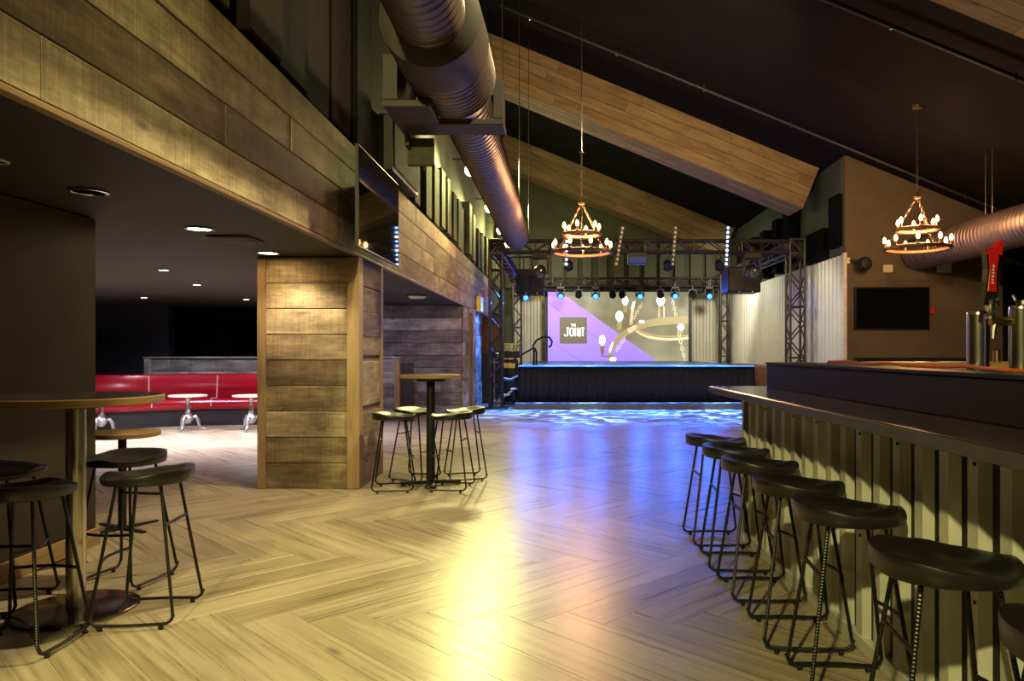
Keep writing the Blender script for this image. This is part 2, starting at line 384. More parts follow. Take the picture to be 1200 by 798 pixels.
# ---------------- clad roof beams
def beam(y0, label, x0=-1.85, x1=5.75, boards=True):
    root = thing('roof_beam', label, 'beam', (x1, y0, zroof(x1)), 0, 'big plank clad roof beams', 'structure')
    Mx = Matrix.Rotation(th, 4, 'Y')
    L = (x1-x0)/cth; D = .95; T = 1.0
    Mr = Matrix.Rotation(th, 4, 'Y')
    def P(name, xa, xb, ya, yb, za, zb, m=M_beam, tone=None):
        q = MB().box(xa, xb, ya, yb, za, zb, tone=R.uniform(.1, .9) if tone is None else tone, bev=.006)
        o_ = q.build(name, m, root); o_.rotation_euler = (0, th, 0); return o_
    P('core', -L, -.02, .03, T-.03, -D+.03, .0, M_trim, .3)
    for r in range(4):
        za, zb = -D+r*D/4, -D+(r+1)*D/4; x = -L-R.uniform(0, 1.2)
        while x < -.02:
            e = min(0, x+R.uniform(1.7, 2.7)); xa = max(x, -L)
            if e-xa > .05: P('beam_board', xa+.003, e-.003, -.004*R.random(), .028, za+.004, zb-.004)
            x = e
    for r in range(4):
        ya, yb = r*T/4, (r+1)*T/4; x = -L-R.uniform(0, 1.2)
        while x < -.02:
            e = min(0, x+R.uniform(1.7, 2.7)); xa = max(x, -L)
            if e-xa > .05: P('soffit_board', xa+.003, e-.003, ya+.003, yb-.003, -D-.012-.004*R.random(), -D+.026)
            x = e
    P('back_board', -L, 0, T-.028, T, -D, 0)
    return root
beam(16.5, 'long plank clad roof beam running above the stage front truss')
beam(24.55, 'farthest plank clad roof beam close to the back wall')
beam(6.96, 'nearest plank clad roof beam cut by the upper right frame corner', 1.0)

# ---------------- walls
wl = MB().box(-2.35, -2.05, -4, 25.9, 2.5, 8.9).build('wall_left', M_upper)
struct(wl, 'dark olive wall above the plank fascia behind black fins', 'wall')
o = MB().box(5.85, 6.05, 15.46, 26, 0, 5.5).build('wall_right', M_upper); struct(o, 'dark olive side wall of the stage behind corrugated sheets', 'wall')
wallr = o
o = MB().box(-2.3, 6.0, 25.75, 26, 0, 8.8).build('wall_back', M_upper); struct(o, 'dark back wall behind the projection screen', 'wall'); wallb = o
o = MB().prism([(5.825, 0), (9.05, 0), (9.05, zroof(9.05)-.02), (5.825, zroof(5.825)-.02)], 15.2, 15.45, 'y').build('wall_television', M_tvwall)
struct(o, 'taupe wall carrying a television beyond the bar', 'wall')
o = MB().box(8.85, 12, 17.2, 17.4, 0, 4).build('wall_recess', M_darkwall); struct(o, 'dark wall in the recess right of the taupe wall', 'wall')
o = MB().box(11.9, 12.1, -4, 17.3, 0, 3.2).build('wall_bar_side', M_darkwall); struct(o, 'dark side wall behind the bar', 'wall')
o = MB().box(-11, 12, -4.2, -4, 0, 8.9).build('wall_front', M_darkwall); struct(o, 'dark wall behind the viewer', 'wall')
# partition beside the left table
o = MB().box(-3.45, -3.12, -4, 4.98, 0, 2.185, bev=.01).build('wall_partition', M_darkwall)
struct(o, 'brown black partition wall beside the near round table', 'wall')
MB().box(-3.12, -3.10, -4, 4.995, 0, .115, bev=.004).build('baseboard_partition', M_trim)
struct(bpy.data.objects['baseboard_partition'], 'wooden baseboard along the foot of the brown black partition', 'baseboard')
# lounge walls
o = MB().box(-11, -1.95, 16.5, 16.7, 0, 2.3).build('wall_lounge_back', M_navy); struct(o, 'navy black wall at the rear of the lounge', 'wall')
o = MB().box(-9.7, -9.5, -4, 16.6, 0, 2.3).build('wall_lounge_side', M_navy); struct(o, 'navy black side wall of the lounge', 'wall')
o = MB().box(-9.5, -7.55, 14.3, 14.5, 0, 2.19).build('wall_lounge_return', M_navy); struct(o, 'navy wall left of the grey plank half wall', 'wall')
# low ceiling
lc = MB().box(-9.7, -1.935, -4, 16.6, 2.188, 2.35).build('ceiling_low', M_lowceil); struct(lc, 'low black ceiling over the lounge and tables', 'ceiling')

# ---------------- board helper for clad surfaces
def boards_y(root, x, y0, y1, z0, z1, rows, mat_, face=1, lo=2.2, hi=4.2, name='wall_plank', thick=.024, jit=.006):
    h = (z1-z0)/rows
    for r in range(rows):
        y = y0-R.uniform(0, lo)
        while y < y1-.02:
            e = y+R.uniform(lo, hi)
            if y1-e < .5: e = y1
            e = min(e, y1); a = max(y, y0)
            if e-a > .04:
                j = R.uniform(0, jit)
                xs = (x-thick, x+j) if face > 0 else (x-j, x+thick)
                MB().box(xs[0], xs[1], a+.002, e-.002, z0+r*h+.003, z0+(r+1)*h-.003, tone=R.random(), bev=.004).build(name, mat_, root)
            y = e
def boards_x(root, y, x0, x1, z0, z1, rows, mat_, lo=1.5, hi=3, name='wall_plank', thick=.024, jit=.006):
    h = (z1-z0)/rows
    for r in range(rows):
        x = x0-R.uniform(0, lo)
        while x < x1-.02:
            e = x+R.uniform(lo, hi)
            if x1-e < .4: e = x1
            e = min(e, x1); a = max(x, x0)
            if e-a > .04:
                MB().box(a+.002, e-.002, y-R.uniform(0, jit), y+thick, z0+r*h+.003, z0+(r+1)*h-.003, tone=R.random(), bev=.004).build(name, mat_, root)
            x = e
# fascia
fa = MB().box(-2.06, -1.925, -3.5, 19.6, 2.20, 3.18).build('wall_fascia', M_trim)
struct(fa, 'weathered plank fascia running along the left above the lounge opening', 'wall')
boards_y(fa, -1.9, -3.5, 19.6, 2.213, 3.19, 4, M_barn, 1, 2.2, 3.8, 'fascia_plank')
y = -3.5
while y < 19.5:
    e = min(19.6, y+R.uniform(3, 4.5))
    MB().box(-1.934, -1.892, y+.002, e-.002, 2.183, 2.211, tone=R.uniform(.0, .4), bev=.004).build('edge_board', M_trim, fa); y = e
# pillar
pl = MB().box(-2.82, -1.93, 7.03, 7.88, 0, 2.19).build('pillar', M_trim); struct(pl, 'square pillar clad in weathered planks between lounge and recess', 'pillar')
for r in range(9):
    z0, z1 = r*2.18/9, (r+1)*2.18/9
    MB().box(-2.775, -2.015, 7.0-R.uniform(0, .008), 7.03, z0+.003, z1-.003, tone=R.random(), bev=.004).build('pillar_plank', M_barn, pl)
    d = R.uniform(-.04, .04)
    MB().box(-1.93, -1.905+R.uniform(0, .008), 7.115, 7.83, max(0, z0+.003+d*(r > 0)), min(2.18, z1-.003+d*(r < 8)), tone=R.random(), bev=.004).build('pillar_plank', M_barn, pl)
    MB().box(-2.85, -2.82, 7.1, 7.83, z0+.003, z1-.003, tone=R.random(), bev=.004).build('pillar_plank', M_barn, pl)
MB().box(-2.855, -2.78, 6.985, 7.1, 0, 2.183, tone=.75, bev=.005).build('corner_board', M_trim, pl)
MB().box(-2.01, -1.893, 6.982, 7.0, 0, 2.183, tone=.85, bev=.005).build('corner_board', M_trim, pl)
MB().box(-1.93, -1.893, 7.0, 7.11, 0, 2.183, tone=.8, bev=.005).build('corner_board', M_trim, pl)
MB().box(-1.93, -1.893, 7.84, 7.92, 0, 2.183, tone=.65, bev=.005).build('corner_board', M_trim, pl)
MB().box(-2.85, -1.93, 7.84, 7.92, 0, 2.183, tone=.45, bev=.005).build('back_board', M_barn, pl)
# recess back wall and the wall run after it
rw = MB().box(-5.2, -1.93, 14.53, 14.65, 0, 2.185).build('wall_recess_plank', M_trim); struct(rw, 'grey plank wall closing the recess behind the pillar', 'wall')
boards_x(rw, 14.5, -5.2, -1.93, 0, 2.18, 9, M_grey, 1.4, 2.8)
rs = MB().box(-2.1, -1.93, 14.53, 15.28, 0, 2.2).build('wall_side_plank', M_trim); struct(rs, 'plank wall strip beside the narrow black door', 'wall')
boards_y(rs, -1.9, 14.5, 15.28, 0, 2.18, 9, M_barn, 1, 1, 1.6)
dr = MB().box(-2.05, -1.97, 15.33, 15.95, 0, 2.1, bev=.01).build('door_1', M_black); struct(dr, 'narrow black door set in the plank wall', 'door')
MB().lathe([(.0, 0), (.025, .0), (.03, .03), (.0, .045)], 10, M=Matrix.Rotation(PI/2, 4, 'Y')).build('door_knob', M_steel, dr, (-1.965, 15.42, 1.02))
o = MB().box(-2.1, -1.88, 15.28, 15.34, 0, 2.2).box(-2.1, -1.88, 15.95, 16.45, 0, 2.2).box(-2.1, -1.88, 15.34, 15.95, 2.1, 2.2).build('trim_1', M_trim)
struct(o, 'tan wooden frame around the narrow black door', 'trim')
r2 = MB().box(-2.2, -1.96, 16.5, 18.2, 0, 2.2).build('wall_stage_side', M_trim); struct(r2, 'grey plank wall strip washed blue beside the truss tower', 'wall')
boards_y(r2, -1.93, 16.46, 18.2, 0, 2.2, 8, M_grey, 1, 1, 2)
o = MB().box(-4, -2.1, 19.4, 19.6, 0, 2.3).build('wall_wing', M_darkwall); struct(o, 'dark wall of the stage wing', 'wall')

# half wall behind the banquette
hw = MB().box(-7.55, -3.02, 13.63, 13.75, 0, 1.15).build('wall_half', M_grey); struct(hw, 'grey plank half wall behind the red banquette', 'wall')
boards_x(hw, 13.6, -7.5, -3.0, 0, 1.15, 5, M_grey, 1.2, 2.4)
MB().box(-7.62, -7.5, 13.58, 13.77, 0, 1.16, tone=.9, bev=.006).build('end_board', M_grey, hw)
MB().box(-3.04, -2.95, 13.58, 13.77, 0, 1.16, tone=.2, bev=.006).build('end_board', M_trim, hw)
MB().box(-7.64, -2.93, 13.56, 13.79, 1.16, 1.19, tone=.4, bev=.006).build('cap_board', M_grey, hw)
o = MB().box(-2.93, -2.72, 13.66, 13.74, 0, 1.08, bev=.008).build('swing_gate', M_darkwall); tag(o, 'dark brown half height gate at the end of the grey half wall', 'gate')

# ---------------- corrugated cladding
def corr_profile(length, pitch=.076, depth=.018):
    pts = []; x = 0
    while x < length-1e-6:
        for a, d in ((0, 0), (.34, 0), (.5, depth), (.84, depth)):
            if x+a*pitch < length: pts.append((x+a*pitch, d))
        x += pitch
    pts.append((length, 0)); return pts
def sheet(length, z0, z1a, z1b, mat_, pitch=.076, depth=.018):
    """sheet along local x, facing -y, thickness 1.5 mm"""
    pr = corr_profile(length, pitch, depth); q = MB(); V = []; F = []; m = len(pr); t = .0015
    for x, d in pr:
        zt = z1a+(z1b-z1a)*x/length
        V += [(x, -d, z0), (x, -d, zt), (x, -d+t, z0), (x, -d+t, zt)]
    for i in range(m-1):
        a = i*4; c = a+4
        F += [(a, c, c+1, a+1), (a+2, a+3, c+3, c+2), (a+1, c+1, c+3, a+3), (a, a+2, c+2, c)]
    F += [(0, 1, 3, 2), ((m-1)*4, (m-1)*4+2, (m-1)*4+3, (m-1)*4+1)]
    q.add(V, F, tone=R.random()); return q
y = 15.22
while y < 25.6:                                    # right wall of the stage
    L = min(.92, 25.72-y)
    o = sheet(L, .0, 3.27, 3.27, M_corr2, .23, .045).build('corrugated_sheet', M_corr2, wallr, (5.82, y+L, 0), (0, 0, -PI/2)); y += .92
MB().box(5.76, 5.83, 15.12, 15.2, 0, 3.3, bev=.005).build('corner_trim', M_white, wallr)
x = -1.6
while x < 5.7:
    sheet(.92, .0, 3.3, 3.3, M_corr2, .23, .04).build('corrugated_sheet', M_corr2, wallb, (x, 25.74, 0)); x += .92

# ================================================================== UPPER LEFT WALL FINS
ORD = 'first second third fourth fifth sixth seventh eighth ninth tenth eleventh twelfth thirteenth fourteenth fifteenth sixteenth seventeenth eighteenth nineteenth twentieth'.split()
ORD += ['twenty-'+o_ for o_ in ORD[:9]]+['thirtieth']+['thirty-'+o_ for o_ in ORD[:9]]
nfin = [0, 0]
y = 1.5; k = 0
while y < 24.5:
    near = y < 8.3
    wd = (R.uniform(.40, .60) if near else R.uniform(.34, .44)); g = (R.uniform(.07, .12) if near else .26)
    zb = 3.24+R.choice((0, 0, .06, .03)); zt = (5.2 if near else 4.25)+R.choice((0, .12, -.1))
    if not (8.0 < y+wd and y < 9.7):
        t = R.choice((.10, .14, .18))
        o = MB().box(-2.05, -2.05+t, y, y+wd, zb, zt, bev=.012).build('acoustic_fin', (M_finbrown if k % 3 else M_acoust) if near else M_fin)
        far_ = 0 if near else 1; nm = ('broad dark sound panel above the near fascia, %s from the viewer' if near else 'olive cloth fin on the upper left wall, %s beyond the flat framed panel') % ORD[nfin[far_]]; nfin[far_] += 1
        tag(o, nm, 'acoustic panel', 'cloth fins along the upper left wall')
    y += wd+g; k += 1
o = MB().box(-2.05, -2.005, 7.85, 9.85, 3.2, 5.2, bev=.01).build('acoustic_fin', M_finbrown); tag(o, 'added flat brown sheet darkening the wall behind the framed panel', 'acoustic panel')  # added sheet: the wall's brown shade here is put into its colour
t = thing('wall_panel', 'dark framed flat panel on the wall above the fascia beyond the television', 'panel', (-2.0, 8.85, 3.28))
MB().box(0, .16, -.72, .72, .0, .62, bev=.01).build('frame', M_black, t); MB().box(.16, .172, -.66, .66, .05, .57, bev=.004).build('face', M_finbrown, t)

# ================================================================== DUCTS
def duct(q, y0, y1, r, pitch=.10):
    prof = []; y = y0
    while y < y1:
        prof += [(r, y), (r, min(y+pitch*.84, y1)), (r*1.018+.002, min(y+pitch*.90, y1)), (r*1.018+.002, min(y+pitch*.96, y1))]; y += pitch
    prof.append((r, y1)); q.lathe(prof, 28, M=Matrix.Rotation(-PI/2, 4, 'X')); return q
t = thing('ventilation_duct', 'large spiral metal duct hanging along the upper left wall', 'duct', (-.97, 0, 3.78))
duct(MB(), 2.0, 5.6, .27).build('near_run', M_galv, t)
MB().lathe([(.27, 5.45), (.38, 5.50), (.39, 6.02), (.385, 6.05)], 32, M=Matrix.Rotation(-PI/2, 4, 'X')).build('wrapped_collar', M_galvd, t)
duct(MB(), 6.05, 6.72, .375, .085).build('wide_section', M_galv, t)
MB().lathe([(.375, 6.72), (.27, 7.1)], 32, M=Matrix.Rotation(-PI/2, 4, 'X')).build('reducer', M_galv, t)
duct(MB(), 7.1, 16.2, .27, .12).build('far_run', M_galv, t)
for yy in (5.2, 8.8, 12.4, 16.0):
    MB().tube([(.28, yy, 0), (.28, yy, zroof(-.69)-3.78)], .006, 6).tube([(-.28, yy, 0), (-.28, yy, zroof(-1.25)-3.78)], .006, 6).build('hanger_rod', M_steel, t)
t = thing('fan_box', 'grey rectangular fan housing under the spiral duct', 'vent', (-.97, 6.9, 3.36))
MB().box(-.53, .45, -.14, .2, 0, .055, bev=.006).build('tray', M_galvd, t)
MB().box(-.53, -.13, -.64, -.14, .0, .06, bev=.006).build('side_tray', M_galvd, t)
MB().box(-.53, -.41, -.64, .2, .06, .45, bev=.006).build('side_duct', M_galvd, t)
MB().box(.36, .44, -.14, .2, .055, .42, bev=.006).build('side_plate', M_galvd, t)
MB().box(-.5, -.25, .22, .28, -.28, -.02, bev=.004).box(-.5, -.46, .1, .26, -.12, .02).build('baffle_plate', M_fin, t)
t = thing('ventilation_duct', 'spiral metal duct on rods above the bar on the far right', 'duct', (7.3, 0, 3.28))
duct(MB(), 7.0, 15.2, .33, .11).build('run', M_galv, t)
for yy in (12.55, 12.75, 9.5):
    MB().tube([(0, yy, .30), (0, yy, zroof(7.3)-3.28)], .009, 6).build('hanger_rod', M_steel, t)
# sprinkler pipes under the roof
def pipe(y, x0, x1, r, label):
    t = thing('sprinkler_pipe', label, 'pipe', (0, y, 0))
    MB().tube([(x0, 0, zroof(x0)-.16), (x1, 0, zroof(x1)-.16)], r, 8).build('pipe_run', M_black, t)
    x = x0+.6
    while x < x1:
        MB().tube([(x, 0, zroof(x)-.16), (x, 0, zroof(x)-.08), ], .012, 6).lathe([(.0, 0), (.028, .0), (.012, .02), (.012, .05)], 8, (x, 0, zroof(x)-.20)).build('sprinkler_head', M_steel, t); x += 1.7
pipe(10.1, .5, 11.5, .035, 'black sprinkler pipe crossing the upper right corner under the roof')
pipe(14.5, -1.2, 9.0, .028, 'thin sprinkler pipe with heads running down the roof slope near the taupe wall')

# ================================================================== HOUSE FLOODS
for i, (x, y, z) in enumerate(FLOODS):
    t = thing('flood_lamp', ['nearest and brightest yellow flood lamp high on the left wall', 'second yellow flood lamp along the left wall', 'third yellow flood lamp along the left wall above the truss tower', 'farthest yellow flood lamp along the left wall'][i], 'lamp', (x, y, z), 0, 'yellow flood lamps on the left wall')
    q = MB().lathe([(.04, .22), (.10, .18), (.115, 0), (.125, -.02), (.118, -.02)], 16, M=Matrix.Rotation(-PI/2, 4, 'X')); q.build('housing', M_black, t)
    MB().lathe([(.0, .03), (.07, .02), (.115, 0)], 16, M=Matrix.Rotation(PI/2, 4, 'X')).build('lens', E_flood, t, (0, -.025, 0))
    MB().tube([(0, .06, .07), (0, .06, .22), (-.35, .06, .22)], .014, 6).build('bracket', M_black, t)

# ================================================================== TELEVISIONS
t = thing('television', 'wall television tilted beside the plank fascia over the pillar', 'television', (-1.75, 7.22, 2.65))
MB().box(-.028, 0, -.80, .80, -.445, .445, bev=.004).build('body', M_tvedge, t)
MB().box(0, .004, -.785, .785, -.43, .43).build('screen', M_screen, t)
MB().box(-.14, -.028, -.25, .25, -.2, .2).build('wall_bracket', M_black, t)
t = thing('television', 'black television on the taupe wall beyond the bar', 'television', (6.76, 15.13, 2.17))
MB().box(-.76, .76, 0, .07, -.43, .43, bev=.008).build('body', M_plastic, t)
MB().box(-.735, .735, -.004, 0, -.405, .405).build('screen', M_screen, t)
o = MB().box(7.55, 7.64, 15.16, 15.2, 2.06, 2.19, bev=.006).build('call_point', M_redsw); tag(o, 'small red call point right of the far television', 'alarm')
o = MB().box(6.60, 6.79, 15.17, 15.2, 2.90, 3.06, bev=.006).build('wall_plate', M_white); tag(o, 'small pale wall plate above the far television', 'wall plate')
o = MB().box(7.70, 7.99, 15.17, 15.2, 2.90, 3.16, bev=.006).build('wall_plate', M_white); tag(o, 'larger pale wall plate under the right duct', 'wall plate')
t = thing('wall_spotlight', 'round black spotlight on a bracket at the corrugated wall corner', 'spotlight', (5.95, 15.2, 3.1))
MB().box(-.16, -.06, -.10, 0, -.02, .10, bev=.01).build('mount', M_white, t); MB().tube([(-.1, -.06, .04), (.05, -.18, .02), (.1, -.22, 0)], .02, 6).build('arm', M_black, t)
q = MB().lathe([(0, -.14), (.09, -.12), (.14, -.02), (.14, .06), (.1, .12), (0, .13)], 16, M=Matrix.Rotation(PI/2, 4, 'X')); q.build('head', M_plastic, t, (.16, -.26, -.05))

# ================================================================== LOW CEILING FITTINGS
def downlight(x, y, lit, label, r=.085, em=None):
    t = thing('downlight', label, 'ceiling light', (x, y, 2.185), 0, 'recessed downlights in the low ceiling')
    MB().lathe([(r*1.18, 0), (r*1.2, -.008), (r, -.01), (r*.95, 0)], 20).build('trim_ring', M_steel if r > .05 else M_white, t)
    MB().lathe([(r*.95, -.003), (0, -.003)], 20).build('lamp_face', em if lit else M_glassy, t)
downlight(-2.62, 4.12, False, 'unlit recessed downlight nearest the viewer in the low ceiling')
downlight(-2.62, 5.38, True, 'lit recessed downlight in the middle of the low ceiling row', em=E_down)
downlight(-2.64, 6.70, True, 'lit recessed downlight right before the plank pillar', em=E_down)
downlight(-2.63, 3.45, False, 'small sprinkler like fitting at the left frame edge of low ceiling', .05)
for x, y, s in ((-4.33, 8.1, 'first'), (-4.85, 9.9, 'second'), (-4.5, 11.4, 'third'), (-5.4, 12.75, 'fourth'), (-6.9, 12.3, 'fifth and leftmost')):
    downlight(x, y, True, s+' small bright downlight over the lounge counted from the near side', .045, E_downw)
t = thing('ceiling_vent', 'black rectangular air vent in the low ceiling beside the lit downlight', 'vent', (-2.56, 5.85, 2.185))
MB().box(-.16, .16, -.16, .16, -.012, 0, bev=.003).build('frame', M_black, t)
for i in range(5): MB().box(-.14, .14, -.13+i*.055, -.10+i*.055, -.018, -.010).build('slat', M_plastic, t)
t = thing('ceiling_speaker', 'oval white fitting on the recess ceiling behind the pillar', 'ceiling light', (-2.3, 11.9, 2.185))
MB().lathe([(.14, 0), (.145, -.02), (.11, -.045), (.0, -.05)], 20).build('dome', M_white, t); MB().lathe([(.17, 0), (.17, -.012), (.14, -.014)], 20).build('rim', M_black, t)

# ================================================================== EXIT SIGN AND STROBE
t = thing('exit_sign', 'yellow exit sign box on the plank fascia near the truss tower', 'sign', (-1.9, 17.0, 2.36))
MB().box(0, .10, -.22, .22, -.17, .17, bev=.01).build('housing', M_yell, t)
MB().box(.03, .07, -.03, .03, .17, .22).build('mount', M_white, t)
o = MB().box(-1.9, -1.83, 18.1, 18.24, 2.62, 2.78, bev=.01).build('alarm_strobe', M_redsw); tag(o, 'small orange red alarm strobe on the fascia above the exit sign', 'alarm')

# ================================================================== BAR
BX = 1.37
bar = thing('bar_counter', 'long bar with corrugated metal front and dark slate top', 'bar', (BX, 0, 0), math.atan(.022))
yb0, yb1 = -.8, 5.1
MB().box(-.20, .62, yb0, yb1+.16, 1.01, 1.05, bev=.004).build('countertop', M_top2, bar)
MB().box(-.206, -.196, yb0, yb1+.165, 1.006, 1.046, bev=.002).build('front_edge_strip', M_edge, bar)
MB().box(-.206, .62, yb1+.155, yb1+.165, 1.006, 1.046, bev=.002).build('end_edge_strip', M_edge, bar)
MB().box(.03, .62, yb0, yb1-.03, 0, 1.01).build('carcass', M_black, bar)
y = yb1-.03
while y > yb0:
    L = min(.86, y-yb0); sheet(L, .06, 1.005, 1.005, M_corr, .172, .030).build('corrugated_sheet', M_corr, bar, (.03, y, 0), (0, 0, -PI/2))
    i = 0
    while .129+i*.344 < L-.05:
        for zz in (.94, .5):
            MB().lathe([(.007, 0), (.007, .005), (0, .007)], 8, M=Matrix.Rotation(-PI/2, 4, 'Y')).build('screw', M_black, bar, (.0, y-.129-i*.344, zz))
        i += 1
    y -= .86
MB().box(-.012, .035, yb1-.04, yb1, 0, 1.01, bev=.003).build('corner_trim', M_corr, bar)
MB().box(-.006, .03, yb0, yb1-.04, 0, .065, bev=.003).build('base_trim', M_corr, bar)
sheet(.58, .06, 1.005, 1.005, M_corr, .172, .030).build('end_sheet', M_corr, bar, (.61, yb1-.03, 0), (0, 0, PI))
MB().box(.15, .40, yb0, yb1-.03, 1.05, 1.205, bev=.004).build('riser', M_riser, bar)
MB().box(.143, .42, yb0, yb1-.02, 1.205, 1.222, bev=.003).build('riser_cap', M_riser, bar)
# far leg of the bar
far = thing('bar_return', 'far side of the bar with an orange brown wooden ledge', 'bar', (1.9, 4.75, 0))
MB().box(0, 3.4, 0, .45, 0, 1.17, bev=.004).build('body', M_riser, far)
MB().box(-.02, 3.4, -.03, .5, 1.17, 1.225, tone=.6, bev=.006).build('ledge', M_copper, far)
# cables
pts = [(1.66+.0*k+ .30*math.sin(k*.9)*0 + .025*math.sin(k*1.3), 4.6-.22*k, 1.232+.006*math.sin(k*2)) for k in range(12)]
o = MB().tube(pts, .008, 6).build('orange_cable', M_orange); tag(o, 'orange cable lying along the bar riser top', 'cable')
q = MB()
for j in range(3): q.tube([(1.92+.12*k+.0*j, 4.80+.025*j+.02*math.sin(k+j), 1.236+.011*abs(math.sin(k*.8+j))) for k in range(7)], .009, 6)
o = q.build('black_hose', M_plastic); tag(o, 'bundle of black hoses lying on the far wooden bar ledge', 'hose')
o = MB().lathe([(.0, 0), (.022, 0), (.022, .075), (.017, .08), (.0, .08)], 12, (2.85, 4.85, 1.226)).build('brass_cup', M_brass); tag(o, 'small brass cup on the far wooden bar ledge', 'cup')
# drain tray behind the riser and the beer towers
o = MB().box(1.72, 2.05, 1.2, 4.2, 1.02, 1.07, bev=.006).build('work_top', M_steel); tag(o, 'steel work top behind the bar riser carrying the beer towers', 'work top')
def tower(x, y, z1, label, tap):
    t = thing('beer_tower', label, 'beer tower', (x, y, 1.07), 0, 'beer towers behind the bar')
    MB().lathe([(.055, 0), (.055, .012), (.042, .014), (.042, z1-1.085), (.0425, z1-1.085), (.0425, z1-1.075), (.040, z1-1.07), (0, z1-1.07)], 28).build('column', M_steel, t)
    return t
t1 = tower(1.665+.05, 3.05, 1.46, 'left steel beer tower without a visible tap', False)
t2 = tower(1.665+.133, 2.90, 1.475, 'right steel beer tower with the red handled tap', True)
ang = PI
q = MB().tube([(-.04, 0, .345), (-.085, -.005, .345)], .016, 10).tube([(-.085, -.005, .345), (-.125, -.008, .342)], [.020, .014], 10); q.build('shank', M_brass, t2)
MB().tube([(-.105, -.007, .335), (-.112, -.01, .305), (-.116, -.014, .275)], [.014, .011, .009], 10).build('spout', M_steel, t2)
MB().lathe([(.018, .355), (.020, .365), (.012, .378), (.022, .40), (.024, .425), (.012, .43)], 12, (-.122, -.005, 0)).build('collar', M_steel, t2)
hp = [(-.036, .0), (.036, .0), (.030, .03), (.024, .09), (.026, .14), (.034, .20), (.036, .26), (.0, .225), (-.034, .205), (-.026, .14), (-.026, .09), (-.032, .03)]
hd = MB().prism(hp, -.014, .014, 'y'); hnd = hd.build('tap_handle', M_steel, t2, (-.128, -.005, .405), (0, .06, .22))
fp = [(-.021, .055), (.017, .055), (.013, .09), (.013, .14), (.019, .185), (.018, .232), (-.018, .203), (-.025, .198), (-.016, .14), (-.018, .09)]
MB().prism(fp, -.0165, -.013, 'y').build('red_face', M_tapred, hnd)
fp2 = [(-.033, .208), (.0, .228), (.033, .258), (.036, .262), (.0, .232), (-.034, .208)]
MB().prism([(-.034, .206), (.0, .227), (.036, .262), (.034, .20), (-.032, .197)], -.0172, .016, 'y').build('red_crown', M_tapred, hnd)
q = MB()
for i, (xx, zz, hh) in enumerate(((-.004, .085, .010), (-.005, .098, .008), (-.004, .110, .012), (-.003, .125, .008), (-.004, .137, .010), (-.003, .150, .012))):
    q.box(xx-.005, xx+.005, -.0172, -.0165, zz, zz+hh*.4); q.box(xx-.001, xx+.001, -.0172, -.0165, zz, zz+hh)
q.build('pale_lettering', M_white, hnd)
MB().tube([(-.03, -.035, .41), (-.05, -.05, .425), (-.045, -.03, .445)], .007, 8).lathe([(0, 0), (.011, .004), (.008, .02), (0, .024)], 8, (.0, -.01, .406)).build('vent_knob', M_steel, t2)

